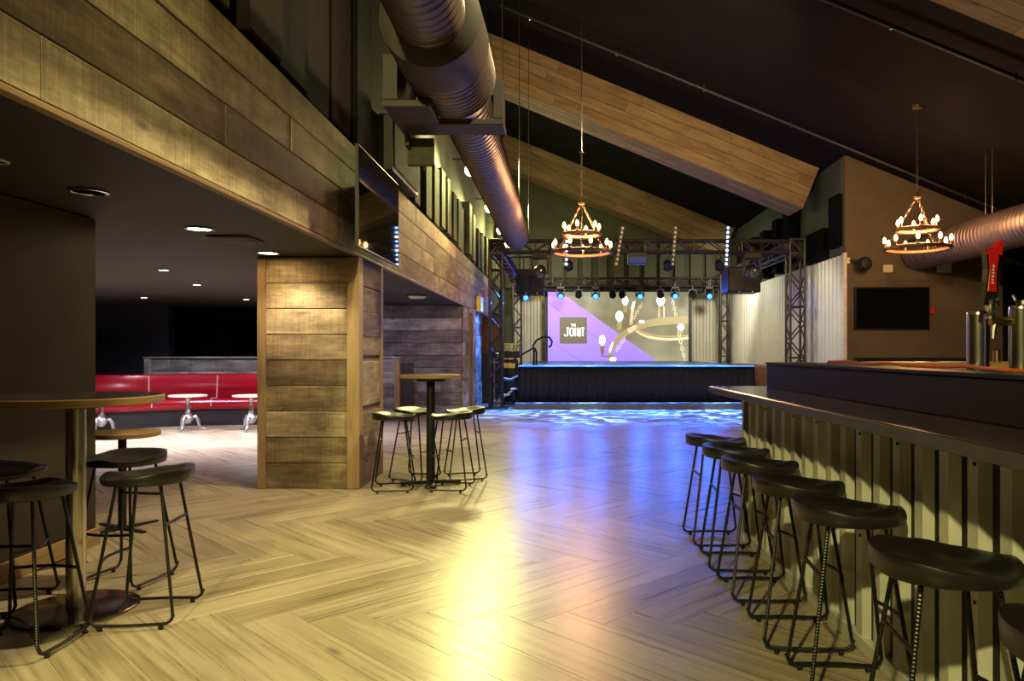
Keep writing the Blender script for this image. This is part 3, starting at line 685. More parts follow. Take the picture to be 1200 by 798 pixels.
# ================================================================== STOOLS
def make_stool(label, group):
    """seat faces local +x (front); rods splay to the floor"""
    t = thing('bar_stool', label, 'stool', (0, 0, 0), 0, group)
    q = MB(); n_, m_ = 40, 9; V = []; F = []
    def sst(a, b, x): x = max(0, min(1, (x-a)/(b-a))); return x*x*(3-2*x)
    def top(u, v):
        r = min(1, math.hypot(u, v))
        z = .712+.018*sst(.1, .75, -u)                                  # back lip
        z -= .016*sst(-.05, .55, u)                                     # thigh hollows
        z += .017*sst(.05, .65, u)*math.exp(-(v/.33)**2)                # pommel
        return z-.022*(1-sst(.45, 1, r))
    ax_, ay_ = .20, .20
    def out(a):
        c, s_ = math.cos(a), math.sin(a); k = (abs(c)**2.3+abs(s_)**2.3)**(-1/2.3)
        return c*k, s_*k
    V.append((0, 0, top(0, 0)))
    for i in range(1, m_+1):
        f = i/m_
        for k in range(n_):
            u, v = out(2*PI*k/n_); V.append((ax_*u*f*(1 if i < m_ else .99), ay_*v*f*(1 if i < m_ else .99), top(u*f, v*f)+(0 if i < m_ else -.003)))
    for k in range(n_): u, v = out(2*PI*k/n_); V.append((ax_*u, ay_*v, top(u, v)-.010))
    for k in range(n_): u, v = out(2*PI*k/n_); V.append((ax_*u*.985, ay_*v*.985, min(top(u, v)-.026, .671)))
    for k in range(n_): u, v = out(2*PI*k/n_); V.append((ax_*u*.95, ay_*v*.95, .664))
    for k in range(n_): F.append((0, 1+k, 1+(k+1) % n_))
    for i in range(m_+2):
        b_ = 1+i*n_
        for k in range(n_): F.append((b_+k, b_+n_+k, b_+n_+(k+1) % n_, b_+(k+1) % n_))
    F.append(tuple(1+(m_+2)*n_+k for k in range(n_-1, -1, -1)))
    q.add(V, F, None, True); q.build('seat', M_seat, t, sharp=50)
    rr = .0078
    for sy in (-1, 1):
        yt, yb = .105*sy, .185*sy; P = []
        P.append((-.10, yt, .672)); P.append((-.185, yb*.97, .055))
        for a in (0, .5, 1):                                   # rounded corner
            P.append((-.190+.012*a+.02*a*a, yb, .040*(1-a)**1.5+.024))
        for k in range(1, 6): P.append((-.15+.3*k/6, yb+sy*.012*math.sin(PI*k/6), .024))
        for a in (1, .5, 0): P.append((.190-.012*a-.02*a*a, yb, .040*(1-a)**1.5+.024))
        P.append((.185, yb*.97, .055)); P.append((.10, yt, .672))
        MB().tube(P, rr, 8).build('leg_frame', M_rebar, t)
        for sx in (-.135, .135): MB().lathe([(.011, 0), (.012, .014), (.009, .018)], 10, (sx, yb+sy*.004, 0)).build('rubber_foot', M_plastic, t)
    f = (.672-.47)/.617; xb = -(.10+.085*f); yy = .105+.075*f
    MB().tube([(xb, -yy, .47), (xb, yy, .47)], rr, 8).build('back_bar', M_rebar, t)
    f = (.672-.30)/.617; xb = .10+.085*f; yy = .105+.075*f
    MB().tube([(xb+.035*math.sin(PI*k/8), -yy+2*yy*k/8, .30) for k in range(9)], rr, 8).build('foot_rest', M_rebar, t)
    MB().box(-.11, .11, -.115, .115, .660, .672, bev=.003).build('under_plate', M_plastic, t)
    return t
STOOL = None
def stool(x, y, rz, label, group):
    global STOOL
    if STOOL is None:
        STOOL = make_stool(label, group); STOOL.location = (x, y, 0); STOOL.rotation_euler = (0, 0, rz); return STOOL
    return dup(STOOL, (x, y, 0), rz, label, group)
GB = 'black saddle stools along the bar'
names = ['farthest black saddle stool from the viewer at the corrugated bar end', 'second black saddle stool from the far end of the bar', 'third black saddle stool from the far end of the bar', 'fourth black saddle stool from the far end of the bar', 'fifth black saddle stool from the far end of the bar', 'sixth bar stool from the far end, largest whole stool before the corrugated front', 'nearest bar stool at the lower right frame corner, mostly cut off']
for nm, (x, y, a) in zip(names, ((1.055, 5.06, .02), (1.06, 4.50, -.05), (1.065, 3.98, .0), (1.075, 3.37, -.06), (1.095, 2.83, -.08), (1.11, 2.15, -.10), (1.135, 1.52, -.05))):
    stool(x, y, a, nm, GB)
GL = 'black saddle stools around the near round table'
stool(-2.02, 3.64, PI+.1, 'black saddle stool right of the steel table pole, nearest the open floor', GL)
stool(-2.46, 4.20, -PI/2-.15, 'black saddle stool behind the near round table by the partition end', GL)
stool(-2.86, 3.78, .1, 'black saddle stool between near round table and partition wall, cut by frame', GL)
stool(-2.37, 3.27, PI/2+.05, 'black saddle stool in front of the near round table at the left edge', GL)
GR = 'black saddle stools around the far high table'
stool(-1.56, 6.95, .15, 'black saddle stool at the far high table, front one beside the pillar', GR)
stool(-1.47, 7.50, -.35, 'black saddle stool at the far high table, rear one beside the pillar', GR)
stool(-1.03, 6.98, PI-.1, 'black saddle stool at the far high table, front one on the open floor side', GR)
stool(-.97, 7.55, PI+.3, 'black saddle stool at the far high table, rear one on the open floor side', GR)

# ================================================================== HIGH TABLES
t = thing('high_table', 'high round table with wooden rim and steel pole on a disc base', 'table', (-2.435, 3.73, 0))
MB().lathe([(.0, 1.035), (.385, 1.035), (.395, 1.040), (.395, 1.070), (.390, 1.075)], 64).build('wood_rim', M_top, t)
MB().lathe([(.388, 1.0752), (.0, 1.0755)], 64).build('tabletop_face', M_tabtop, t)
MB().lathe([(.045, .01), (.045, 1.02)], 28).build('pole', M_steel, t)
MB().lathe([(.12, 1.015), (.12, 1.03), (.06, 1.036)], 28).build('top_flange', M_plastic, t)
MB().lathe([(.285, 0), (.285, .008), (.275, .014), (.06, .020), (.045, .022)], 56).build('disc_base', M_plate, t)
t = thing('high_table', 'high round table on a black post and cross foot by the pillar', 'table', (-1.26, 7.2, 0))
MB().lathe([(.0, 1.035), (.28, 1.035), (.29, 1.040), (.29, 1.066), (.285, 1.07)], 48).build('wood_rim', M_top, t)
MB().lathe([(.284, 1.0702), (.0, 1.0705)], 48).build('tabletop_face', M_tabtop, t)
MB().lathe([(.14, 1.005), (.15, 1.035)], 20).build('top_plate', M_plastic, t)
MB().lathe([(.042, .03), (.042, 1.005)], 20).build('post', M_plastic, t)
for k in range(4):
    MB().box(.03, .29, -.026, .026, .012, .045, bev=.008).box(.24, .28, -.02, .02, 0, .014).build('foot_arm', M_plastic, t, (0, 0, 0), (0, 0, k*PI/2+.25))
t = thing('low_table', 'small round wooden topped table behind the partition end', 'table', (-3.2, 5.42, 0))
MB().lathe([(.0, .675), (.24, .675), (.25, .68), (.25, .705), (.245, .71), (0, .71)], 40).build('tabletop', M_top, t)
MB().lathe([(.028, .01), (.028, .675)], 16).build('post', M_plastic, t)
for k in range(4): MB().prism([(.02, -.03), (.27, -.012), (.27, .012), (.02, .03)], .0, .014, 'z').build('foot_arm', M_plastic, t, (0, 0, 0), (0, 0, k*PI/2-.5))

# ================================================================== LOUNGE: BANQUETTE AND CAFE TABLES
def catmull(P, k=8):
    out = []
    for i in range(len(P)-1):
        p0 = Vector(P[max(0, i-1)]); p1 = Vector(P[i]); p2 = Vector(P[i+1]); p3 = Vector(P[min(len(P)-1, i+2)])
        for j in range(k):
            t_ = j/k; out.append(.5*((2*p1)+(p2-p0)*t_+(2*p0-5*p1+4*p2-p3)*t_*t_+(3*p1-p0-3*p2+p3)*t_**3))
    out.append(Vector(P[-1])); return out
path = catmull([(-8.9, 11.4), (-8.2, 11.75), (-7.3, 12.25), (-6.5, 12.75), (-5.6, 12.95), (-4.6, 13.0), (-3.5, 13.0)], 8)
def sweep(q, sec, i0=0, i1=None):
    P = path[i0:i1]; V = []; F = []; m = len(sec); n_ = len(P)
    for i in range(n_):
        T = (P[min(i+1, n_-1)]-P[max(i-1, 0)]).normalized(); Nn = Vector((-T.y, T.x))   # to the back
        for d, z in sec: p = P[i]+Nn*d; V.append((p.x, p.y, z))
    for i in range(n_-1):
        for k in range(m): F.append((i*m+k, (i+1)*m+k, (i+1)*m+(k+1) % m, i*m+(k+1) % m))
    F.append(tuple(range(m-1, -1, -1))); F.append(tuple((n_-1)*m+k for k in range(m)))
    q.add(V, F, None, True); return q
t = thing('banquette', 'long curved red vinyl banquette along the lounge wall', 'banquette')
cuts = [0, 9, 20, 28, 36, 48]
for a, b_ in zip(cuts[:-1], cuts[1:]):
    sweep(MB(), [(0, .29), (-.02, .33), (-.02, .43), (.02, .47), (.40, .455), (.44, .40), (.44, .29)], a, b_+1).build('seat_cushion', M_red, t, sharp=60)
    sweep(MB(), [(.38, .46), (.43, .86), (.47, .89), (.54, .89), (.56, .86), (.56, .3), (.44, .3)], a, b_+1).build('back_cushion', M_red, t, sharp=60)
    p = path[b_] if b_ < len(path) else path[-1]
    T = (path[min(b_+1, len(path)-1)]-path[b_-1]).normalized(); Nn = Vector((-T.y, T.x))
    pp = [(p+Nn*d, z) for d, z in ((-.022, .34), (-.022, .43), (.02, .472), (.38, .462), (.43, .862))]
    MB().tube([(a_.x, a_.y, z) for a_, z in pp], .010, 6).build('piping', M_pipe, t)
sweep(MB(), [(.06, 0), (.06, .29), (.5, .29), (.5, 0)]).build('plinth', M_blkgloss, t)
def cafe(x, y, label):
    t = thing('cafe_table', label, 'table', (x, y, 0), 0, 'round cafe tables before the red banquette')
    MB().lathe([(0, .555), (.28, .555), (.287, .562), (.287, .578), (.28, .583), (0, .583)], 36).build('tabletop', M_cafe, t)
    MB().lathe([(.035, .12), (.075, .17), (.085, .22), (.06, .27), (.04, .29), (.046, .31), (.034, .33), (.03, .50), (.045, .53), (.10, .553)], 20).build('pedestal', M_cast, t)
    for k in range(3):
        a = k*2*PI/3+PI/6
        pts = [(.05, .22), (.11, .23), (.15, .17), (.16, .09), (.20, .035), (.26, .016)]
        MB().tube([(r_*math.cos(a), r_*math.sin(a), z) for r_, z in pts], [.028, .032, .028, .022, .020, .017], 8).build('leg', M_cast, t)
cafe(-6.05, 12.05, 'round cafe table with cast tripod in the middle before the red banquette')
cafe(-5.02, 12.05, 'round cafe table with cast tripod half hidden by the plank pillar')
cafe(-7.15, 11.55, 'round cafe table with cast tripod behind the near table top')

# ================================================================== STAGE
st = thing('stage', 'black skirted stage platform with a blue lit front edge', 'stage', (1.7, 16.8, 0))
MB().box(-2.646, 2.66, 0, 7.9, .90, .96, bev=.005).build('deck', M_stage, st)
def skirt(x0, y0, x1, y1, nfold, name):
    V = []; F = []; d = Vector((x1-x0, y1-y0)); Ln = d.length; d.normalize(); nn = Vector((d.y, -d.x)); N_ = nfold*6
    for i in range(N_+1):
        s_ = Ln*i/N_; a = .018*math.sin(2*PI*i/6)+.01*math.sin(i*.37); p = Vector((x0, y0))+d*s_+nn*a
        for z in (.14, .5, .912): V.append((p.x+nn.x*.0, p.y, z))
    for i in range(N_):
        for k in range(2): F.append((i*3+k, (i+1)*3+k, (i+1)*3+k+1, i*3+k+1))
    q = MB(); q.add(V, F, None, True); o_ = q.build(name, M_velvet, st); sm = o_.modifiers.new('thick', 'SOLIDIFY'); sm.thickness = .006; return o_
skirt(-2.64, -.03, 2.65, -.03, 38, 'skirt'); skirt(-2.66, 7.9, -2.66, -.02, 40, 'side_skirt'); skirt(2.68, -.02, 2.68, 7.9, 40, 'side_skirt')
MB().box(-2.65, 2.66, -.075, 0, .915, .948, bev=.003).build('deck_lip', M_velvet, st); MB().box(-2.65, 2.66, -.07, -.005, .948, .962, bev=.003).build('edge_glow_strip', E_strip, st)  # blue of the deck edge is given as emission of this strip
o = MB().box(-1.02, 4.9, 16.42, 24.6, 0, .14, bev=.006).build('stage_step', M_step); tag(o, 'low wooden step running along the foot of the stage', 'step')
o = MB().box(4.42, 5.75, 17.6, 23.5, .14, .9, bev=.01).build('side_platform', M_curtain); tag(o, 'brown side platform at the right end of the stage', 'platform')

# ---- projection screen with its picture (flat)
sx = lambda p: -.43+(p-12)/1106*4.72
sz = lambda p: 3.275-(p-78)/558*2.33
def emat(name, c, s_): return emit(name, c, s_)
scr = thing('projection_screen', 'projection screen behind the stage showing a purple and olive picture', 'screen', (0, 24.9, 0))
m, nt, b = nmat('screen_olive'); N = nt.nodes.new; Lk = nt.links.new
tc = N('ShaderNodeTexCoord'); nz = N('ShaderNodeTexNoise'); nz.inputs['Scale'].default_value = .7; rp = N('ShaderNodeValToRGB')
rp.color_ramp.elements[0].position = .35; rp.color_ramp.elements[0].color = (.17, .15, .07, 1); rp.color_ramp.elements[1].position = .7; rp.color_ramp.elements[1].color = (.36, .34, .23, 1)
Lk(tc.outputs['Object'], nz.inputs[0]); Lk(nz.outputs[0], rp.inputs[0]); Lk(rp.outputs[0], b.inputs['Emission Color']); b.inputs['Emission Strength'].default_value = .85; b.inputs['Base Color'].default_value = (.05,.05,.05,1)
E_olive = m
m, nt, b = nmat('screen_purple'); N = nt.nodes.new; Lk = nt.links.new
tc = N('ShaderNodeTexCoord'); sp = N('ShaderNodeSeparateXYZ'); rp = N('ShaderNodeValToRGB'); mr = N('ShaderNodeMapRange')
mr.inputs['From Min'].default_value = .9; mr.inputs['From Max'].default_value = 3.3
rp.color_ramp.elements[0].color = (.22, .15, .92, 1); rp.color_ramp.elements[1].color = (.42, .20, .86, 1)
Lk(tc.outputs['Object'], sp.inputs[0]); Lk(sp.outputs[2], mr.inputs[0]); Lk(mr.outputs[0], rp.inputs[0]); Lk(rp.outputs[0], b.inputs['Emission Color']); b.inputs['Emission Strength'].default_value = 1.15; b.inputs['Base Color'].default_value = (.05,.05,.05,1)
E_purple = m
fr = MB().box(sx(-16), sx(1146), .06, .12, .75, 3.32).build('frame', M_black, scr)
for px_ in (120, 1000): MB().box(sx(px_)-.03, sx(px_)+.03, .125, .18, 0, .85).build('support_leg', M_black, scr)
pic = MB().box(sx(12), sx(1118), .03, .06, .80, 3.275).build('picture', E_olive, scr)
MB().prism([(sx(12), .80), (sx(920), .80), (sx(110), sz(80)), (sx(12), sz(80))], .026, .03, 'y').build('purple_field', E_purple, scr)
E_pale = emat('picture_white', (1, .98, .92), 1.3); E_tan = emat('picture_tan', (.30, .245, .12), .8); E_tanl = emat('picture_tan_light', (.55, .45, .28), .85)
E_brown = emat('picture_brown', (.22, .10, .055), .7); E_logo = emat('picture_logo_ground', (.095, .085, .055), .8); E_pdark = emat('picture_purple_dark', (.20, .08, .55), .8)
for (x0, y0, x1, y1) in ((12, 455, 275, 636), (12, 160, 470, 500)):
    MB().prism([(sx(x0), sz(y0)), (sx(x1), sz(y1)), (sx(x1), sz(y1+5)), (sx(x0), sz(y0+5))], .024, .026, 'y').build('picture_line', E_pdark, scr)
def flat(poly, d, m_, name): MB().prism([(sx(a), sz(c)) for a, c in poly], d, d+.002, 'y').build(name, m_, scr)
flat([(105, 282), (320, 282), (320, 494), (105, 494)], .022, E_logo, 'logo_ground')
# logo lettering (strokes)
def stroke(rects, nm):
    q = MB()
    for (a, c, e, f) in rects: q.box(sx(a), sx(e), .018, .022, sz(f), sz(c))
    q.build(nm, E_pale, scr)
stroke([(158,366,178,371),(164,366,173,424),(145,427,168,434),(140,416,147,430)], 'letter_j')
stroke([(184,372,192,428),(207,372,215,428),(188,366,211,373),(188,427,211,434)], 'letter_o')
stroke([(224,366,233,434)], 'letter_i')
q = MB(); q.box(sx(243), sx(250), .018, .022, sz(434), sz(367)); q.box(sx(262), sx(269), .018, .022, sz(434), sz(367))
q.prism([(sx(243), sz(367)), (sx(251), sz(367)), (sx(269), sz(434)), (sx(261), sz(434))], .018, .022, 'y'); q.build('letter_n', E_pale, scr)
stroke([(273,366,299,374),(282,366,291,434)], 'letter_t')
stroke([(195,336,206,340),(199,336,202,354),(209,336,211.5,354),(217,336,219.5,354),(209,344,219,347),(223,336,225.5,354),(223,336,232,339.5),(223,344,230,347),(223,351,232,354)], 'word_the')
# ring, far rim, bulbs, chains of the picture
arc_o = [(480, 636), (484, 590), (500, 530), (530, 470), (575, 415), (640, 370), (720, 330), (800, 302), (890, 285), (1000, 276), (1118, 272)]
arc_i = [(1118, 335), (1000, 338), (900, 345), (800, 360), (720, 385), (640, 425), (580, 470), (540, 520), (515, 570), (502, 610), (500, 636)]
def ribbon(A, B, d, m_, nm):
    q = MB()
    for i in range(len(A)-1):
        a, c = A[i], A[i+1]; e, f = B[i+1], B[i]
        q.prism([(sx(p[0]), sz(p[1])) for p in (a, c, e, f)], d, d+.002, 'y')
    q.build(nm, m_, scr)
ribbon(arc_o, arc_i[::-1], .020, E_tan, 'picture_ring')
far_o = [(700, 395), (740, 425), (800, 450), (880, 465), (960, 470), (1040, 468), (1118, 458)]
ribbon(far_o, [(a, c-22) for a, c in far_o], .022, E_tanl, 'picture_far_rim'); ribbon([(a, c-28) for a, c in far_o], [(a, c-40) for a, c in far_o], .022, E_tan, 'picture_far_edge')
flat([(635, 375), (690, 345), (720, 352), (700, 385), (650, 412)], .018, E_tanl, 'picture_shine')
flat([(494, 540), (520, 480), (530, 478), (512, 540), (500, 570)], .018, E_pale, 'picture_shine')
def pbulb(cx, y0, y1, wd, sock=60, up=False):
    P = []
    for k in range(16):
        a = 2*PI*k/16; yy = math.sin(a); xx = math.cos(a)*(1-.18*max(0, yy)); P.append((cx+xx*wd/2, (y0+y1)/2+yy*(y1-y0)/2))
    flat(P, .012, E_pale, 'picture_bulb')
    if sock: flat([(cx-wd*.32, y1-8), (cx+wd*.32, y1-8), (cx+wd*.28, y1+sock), (cx-wd*.28, y1+sock)], .014, E_brown if cx < 500 else E_tan, 'picture_socket')
pbulb(440, 425, 512, 52, 62); pbulb(575, 230, 320, 62, 62); pbulb(620, 112, 188, 50, 55); pbulb(900, 105, 195, 66, 0); pbulb(525, 602, 640, 52, 0); pbulb(1058, 335, 388, 56, 25); pbulb(750, 305, 330, 45, 0)
flat([(432, 568), (446, 568), (446, 588), (490, 592), (530, 582), (530, 592), (490, 602), (432, 598)], .014, E_brown, 'picture_arm')
flat([(655, 320), (668, 200), (690, 150), (700, 160), (688, 240), (672, 330)], .018, E_tanl, 'picture_candle'); flat([(668, 210), (680, 160), (700, 150), (690, 200), (676, 225)], .010, E_pale, 'picture_flame')
for xx in (885, 925): flat([(xx-5, 190), (xx+5, 190), (xx+7, 285), (xx-3, 285)], .016, E_tanl, 'picture_hanger')
def pchain(p0, p1, nl, wd, nm):
    q = MB()
    for i in range(nl):
        t_ = (i+.5)/nl; cx = p0[0]+(p1[0]-p0[0])*t_; cy = p0[1]+(p1[1]-p0[1])*t_; lh = math.hypot(p1[0]-p0[0], p1[1]-p0[1])/nl*.62
        wv_ = wd*(1 if i % 2 else .45); n_ = 8; A = [(cx+math.cos(2*PI*k/n_)*wv_, cy+math.sin(2*PI*k/n_)*lh) for k in range(n_)]; B = [(cx+math.cos(2*PI*k/n_)*wv_*.5, cy+math.sin(2*PI*k/n_)*lh*.6) for k in range(n_)]
        for k in range(n_): q.prism([(sx(p[0]), sz(p[1])) for p in (A[k], A[(k+1) % n_], B[(k+1) % n_], B[k])], .015, .017, 'y')
    q.build(nm, E_tanl, scr)
pchain((755, 165), (660, 340), 8, 14, 'picture_chain'); pchain((990, 130), (1020, 270), 6, 14, 'picture_chain'); pchain((1035, 380), (1090, 630), 9, 15, 'picture_chain'); pchain((625, 440), (545, 560), 5, 15, 'picture_chain')

# ---- black curtain leg at the wing, baffles on the back and right walls
q = MB()
for i in range(15):
    pz = 3.74
    o = MB().box(-1.9+i*.53, -1.9+i*.53+R.choice((.30, .36, .40)), 25.45, 25.75, 3.45, 5.0+R.choice((0, .1, -.1)), bev=.015).build('acoustic_baffle', M_fin)
    tag(o, 'grey green sound baffle high on the back wall, %s from the left' % ORD[i], 'acoustic panel', 'sound baffles on the back wall')
for i, (y0, y1, z0, z1, d) in enumerate(((15.35, 15.9, 3.47, 4.56, .12), (16.15, 17.35, 3.30, 3.98, .14), (18.1, 18.55, 3.3, 4.75, .3), (19.1, 19.5, 3.3, 4.7, .3), (20.3, 20.7, 3.3, 4.6, .3), (21.6, 22.0, 3.3, 4.6, .3), (23.0, 23.4, 3.3, 4.6, .3))):
    o = MB().box(5.85-d, 5.85, y0, y1, z0, z1, bev=.015).build('acoustic_baffle', M_acoust)
    if i == 0: tag(o, 'narrow black sound panel beside the end of the long roof beam', 'acoustic panel')
    elif i == 1: tag(o, 'wide black sound panel behind the right truss tower top', 'acoustic panel')
    else: tag(o, 'black upright sound baffle above the right corrugated wall, %s from the viewer' % ORD[i-2], 'acoustic panel', 'black baffles above the corrugated wall')
V = []; F = []; q = MB()
for i in range(61):
    x = -2.05+.55*i/60; a = .03*math.sin(i*.9)
    V += [(x, 19.1+a, .02), (x, 19.1+a, 2.15)]
for i in range(60): F.append((i*2, i*2+2, i*2+3, i*2+1))
q.add(V, F, None, True); o = q.build('wing_curtain', M_curtain); o.modifiers.new('thick', 'SOLIDIFY').thickness = .008
tag(o, 'reddish brown curtain hanging in the left stage wing', 'curtain')

# ================================================================== TRUSSES
BR = {}
def truss(p0, p1, size, name, label, braces=True, pitch=None, group=None):
    p0 = Vector(p0); p1 = Vector(p1); d = p1-p0; L = d.length
    t = thing(name, label, 'truss', p0, 0, group)
    if abs(d.z) < 1e-3:
        t.rotation_euler = (0, 0, math.atan2(d.y, d.x)); vert = False
    else: vert = True
    h = size/2; cr = .029; br = .017
    def P(l, a, c): return Vector((a, c, l)) if vert else Vector((l, a, c))
    for a in (-h, h):
        for c in (-h, h): MB().tube([P(0, a, c), P(L, a, c)], cr, 8).build('chord', M_truss, t)
    ns = max(2, round(L/(pitch or size*1.25))); st_ = L/ns; big = MB()
    for fa_ in range(4):
        for i in range(ns):
            s_ = 1 if i % 2 == 0 else -1
            e0, e1 = (-h*s_, h*s_)
            def Q(l, e):
                return [P(l, e, -h), P(l, h, e), P(l, e, h), P(l, -h, e)][fa_]
            if braces: MB().tube([Q(i*st_, e0), Q((i+1)*st_, e1)], br, 5).build('brace', M_truss, t)
            else: big.tube([Q(i*st_, e0), Q((i+1)*st_, e1)], br, 5)
    for i in range(0, ns+1, 3):
        q = MB()
        for a, c in (((-h, -h), (h, -h)), ((h, -h), (h, h)), ((h, h), (-h, h)), ((-h, h), (-h, -h))): q.tube([P(i*st_, *a), P(i*st_, *c)], br*1.3, 5)
        q.build('frame_ring', M_truss, t)
    if not braces: o_ = big.build('bracing', M_truss, t); o_['kind'] = 'stuff'
    if vert:
        MB().box(-.28, .28, -.28, .28, -.0, .02, bev=.004).build('base_plate', M_truss, t)
        MB().box(-h-.03, h+.03, -h-.03, h+.03, L-.03, L, bev=.004).box(-h-.03, h+.03, -h-.03, h+.03, L-.34, L-.31, bev=.004).build('corner_block', M_truss, t)
    return t
truss((-1.45, 16.7, 0), (-1.45, 16.7, 3.80), .27, 'truss_tower', 'front left truss tower beside the stage steps', True, .36)
truss((5.28, 16.7, 0), (5.28, 16.7, 3.80), .32, 'truss_tower', 'front right truss tower before the corrugated wall', True, .38)
truss((-1.40, 23.9, 0), (-1.40, 23.9, 3.75), .27, 'truss_tower', 'rear left truss tower behind the hanging speaker', False)
truss((5.28, 23.9, 0), (5.28, 23.9, 3.75), .30, 'truss_tower', 'rear right truss tower at the screen side', False)
truss((-1.31, 16.7, 3.64), (5.12, 16.7, 3.64), .25, 'lighting_truss', 'long front lighting truss across the stage', True, .36)
truss((-1.26, 23.9, 3.50), (5.13, 23.9, 3.50), .25, 'lighting_truss', 'rear lighting truss above the projection screen', False, .33)
truss((-1.45, 16.84, 3.64), (-1.45, 23.76, 3.64), .25, 'lighting_truss', 'left side truss from the front tower to the rear tower', False, .4)
truss((5.28, 16.86, 3.64), (5.28, 23.76, 3.64), .25, 'lighting_truss', 'right side truss from the front tower to the rear tower', False, .4)
# black border cloth behind the rear truss
o = MB().box(-1.2, 5.1, 24.05, 24.08, 3.22, 3.42, bev=.004).build('border_cloth', M_velvet); tag(o, 'black border cloth under the rear lighting truss', 'cloth')

# ================================================================== STAGE LIGHTS AND SPEAKERS
def moving_head(x, y, z, s, label, group, glow=True, tilt=-.5):
    """hangs from (x, y, z) downwards; head tips to the viewer"""
    t = thing('moving_head', label, 'stage light', (x, y, z), 0, group)
    MB().box(-.14*s, .14*s, -.12*s, .12*s, -.12*s, 0, bev=.015).build('base', M_plastic, t)
    MB().box(-.17*s, -.13*s, -.06*s, .06*s, -.42*s, -.11*s, bev=.012).build('yoke_arm', M_plastic, t); MB().box(.13*s, .17*s, -.06*s, .06*s, -.42*s, -.11*s, bev=.012).build('yoke_arm', M_plastic, t)
    Mr = Matrix.Rotation(PI/2+.3, 4, 'X')
    h = MB().lathe([(0, -.17*s), (.10*s, -.16*s), (.125*s, -.05*s), (.125*s, .12*s), (.115*s, .17*s), (.10*s, .17*s)], 18, M=Mr).build('head', M_plastic, t, (0, 0, -.36*s))
    MB().lathe([(.10*s, .165*s), (.06*s, .185*s), (0, .19*s)], 18, M=Mr).build('lens', E_blue if glow else M_glassy, h)
    MB().tube([(0, 0, 0), (0, 0, .10)], .02, 6).build('clamp', M_truss, t)
    return t
sc24 = 23.65/870
for i, px in enumerate((657, 698, 750, 791, 831)):
    x = (px-657)*sc24
    moving_head(x, 23.7, 3.36, .82, ['blue moving head light at the left end of the rear truss', 'blue moving head light left of the rear truss middle', 'blue moving head light right of the rear truss middle', 'blue moving head light over the right part of the screen', 'blue moving head light at the right end of the rear truss'][i], 'blue moving head lights on the rear truss')
moving_head(-1.1, 23.6, 3.3, .8, 'blue moving head light under the left hanging speaker', 'blue moving head lights on the rear truss')
moving_head(-.46, 16.55, 3.48, 1.15, 'large rust coloured moving head left of the near chandelier', 'large dark moving heads on the front truss', False)
moving_head(4.26, 16.55, 3.48, 1.15, 'large dark moving head right of the lit blue bar', 'large dark moving heads on the front truss', False)
def par(x, y, z, label, group):
    t = thing('par_can', label, 'stage light', (x, y, z), 0, group)
    MB().tube([(0, 0, .06), (0, 0, -.06), (-.12, 0, -.10), (-.12, 0, -.2)], .012, 6).tube([(0, 0, -.06), (.12, 0, -.10), (.12, 0, -.2)], .012, 6).build('bracket', M_truss, t)
    Mr = Matrix.Rotation(PI/2+.6, 4, 'X')
    MB().lathe([(0, -.14), (.06, -.13), (.10, -.02), (.11, .12), (.10, .12), (.09, .09)], 16, M=Mr).build('can', M_plastic, t, (0, 0, -.2))
    MB().lathe([(.095, .08), (0, .085)], 16, M=Mr).build('lens', M_glassy, t, (0, 0, -.2))
for i, px in enumerate((678, 718, 729, 774, 812)):
    par((px-657)*sc24, 23.7, 3.32, ['small unlit par can between the two left blue moving heads', 'small unlit par can left of a close pair on the rear truss', 'small unlit par can right of a close pair on the rear truss', 'small unlit par can between the right blue moving heads', 'small unlit par can close to the screen right edge'][i], 'small par cans on the rear truss')
for i, px in enumerate((666, 781, 841)):
    par((px-657)*16.7/870, 16.55, 3.42, ['round par can on the front truss behind the chandelier', 'round par can on the front truss beside an unlit bar', 'round par can on the front truss left of the lit bar'][i], 'par cans on the front truss')
t = thing('blinder_lamp', 'rectangular blue faced lamp hanging on the front truss right of the chandelier', 'stage light', (1.70, 16.5, 3.44))
MB().box(-.21, .21, -.08, .10, -.22, .04, bev=.015).build('housing', M_plastic, t); MB().box(-.19, .19, -.085, -.078, -.20, -.07).build('face', mat('blue_gel', (.02, .05, .30), .2), t)
def ledbar(px, tilt, lit, label):
    t = thing('led_bar', label, 'stage light', ((px-657)*16.45/870, 16.45, 3.62), 0, 'upright led bars on the front truss')
    MB().box(-.035, .035, -.02, .03, -.45, .45, bev=.006).build('rail', M_truss, t, (0, 0, 0), (0, tilt, 0))
    for i in range(9):
        z = -.4+.1*i
        MB().lathe([(.026, 0), (.022, .012), (0, .018)], 10, M=Matrix.Rotation(PI/2, 4, 'X')).build('led_lens', (E_led if i % 3 else E_ledw) if lit else M_white, t, (math.sin(tilt)*z, -.02, math.cos(tilt)*z), (0, tilt, 0))
ledbar(664, .02, True, 'lit blue upright led bar behind the near chandelier'); ledbar(726, .17, False, 'tilted unlit led bar right of the near chandelier')
ledbar(790, .08, False, 'upright unlit led bar in the middle of the front truss'); ledbar(852, .05, True, 'lit blue upright led bar at the right of the front truss')
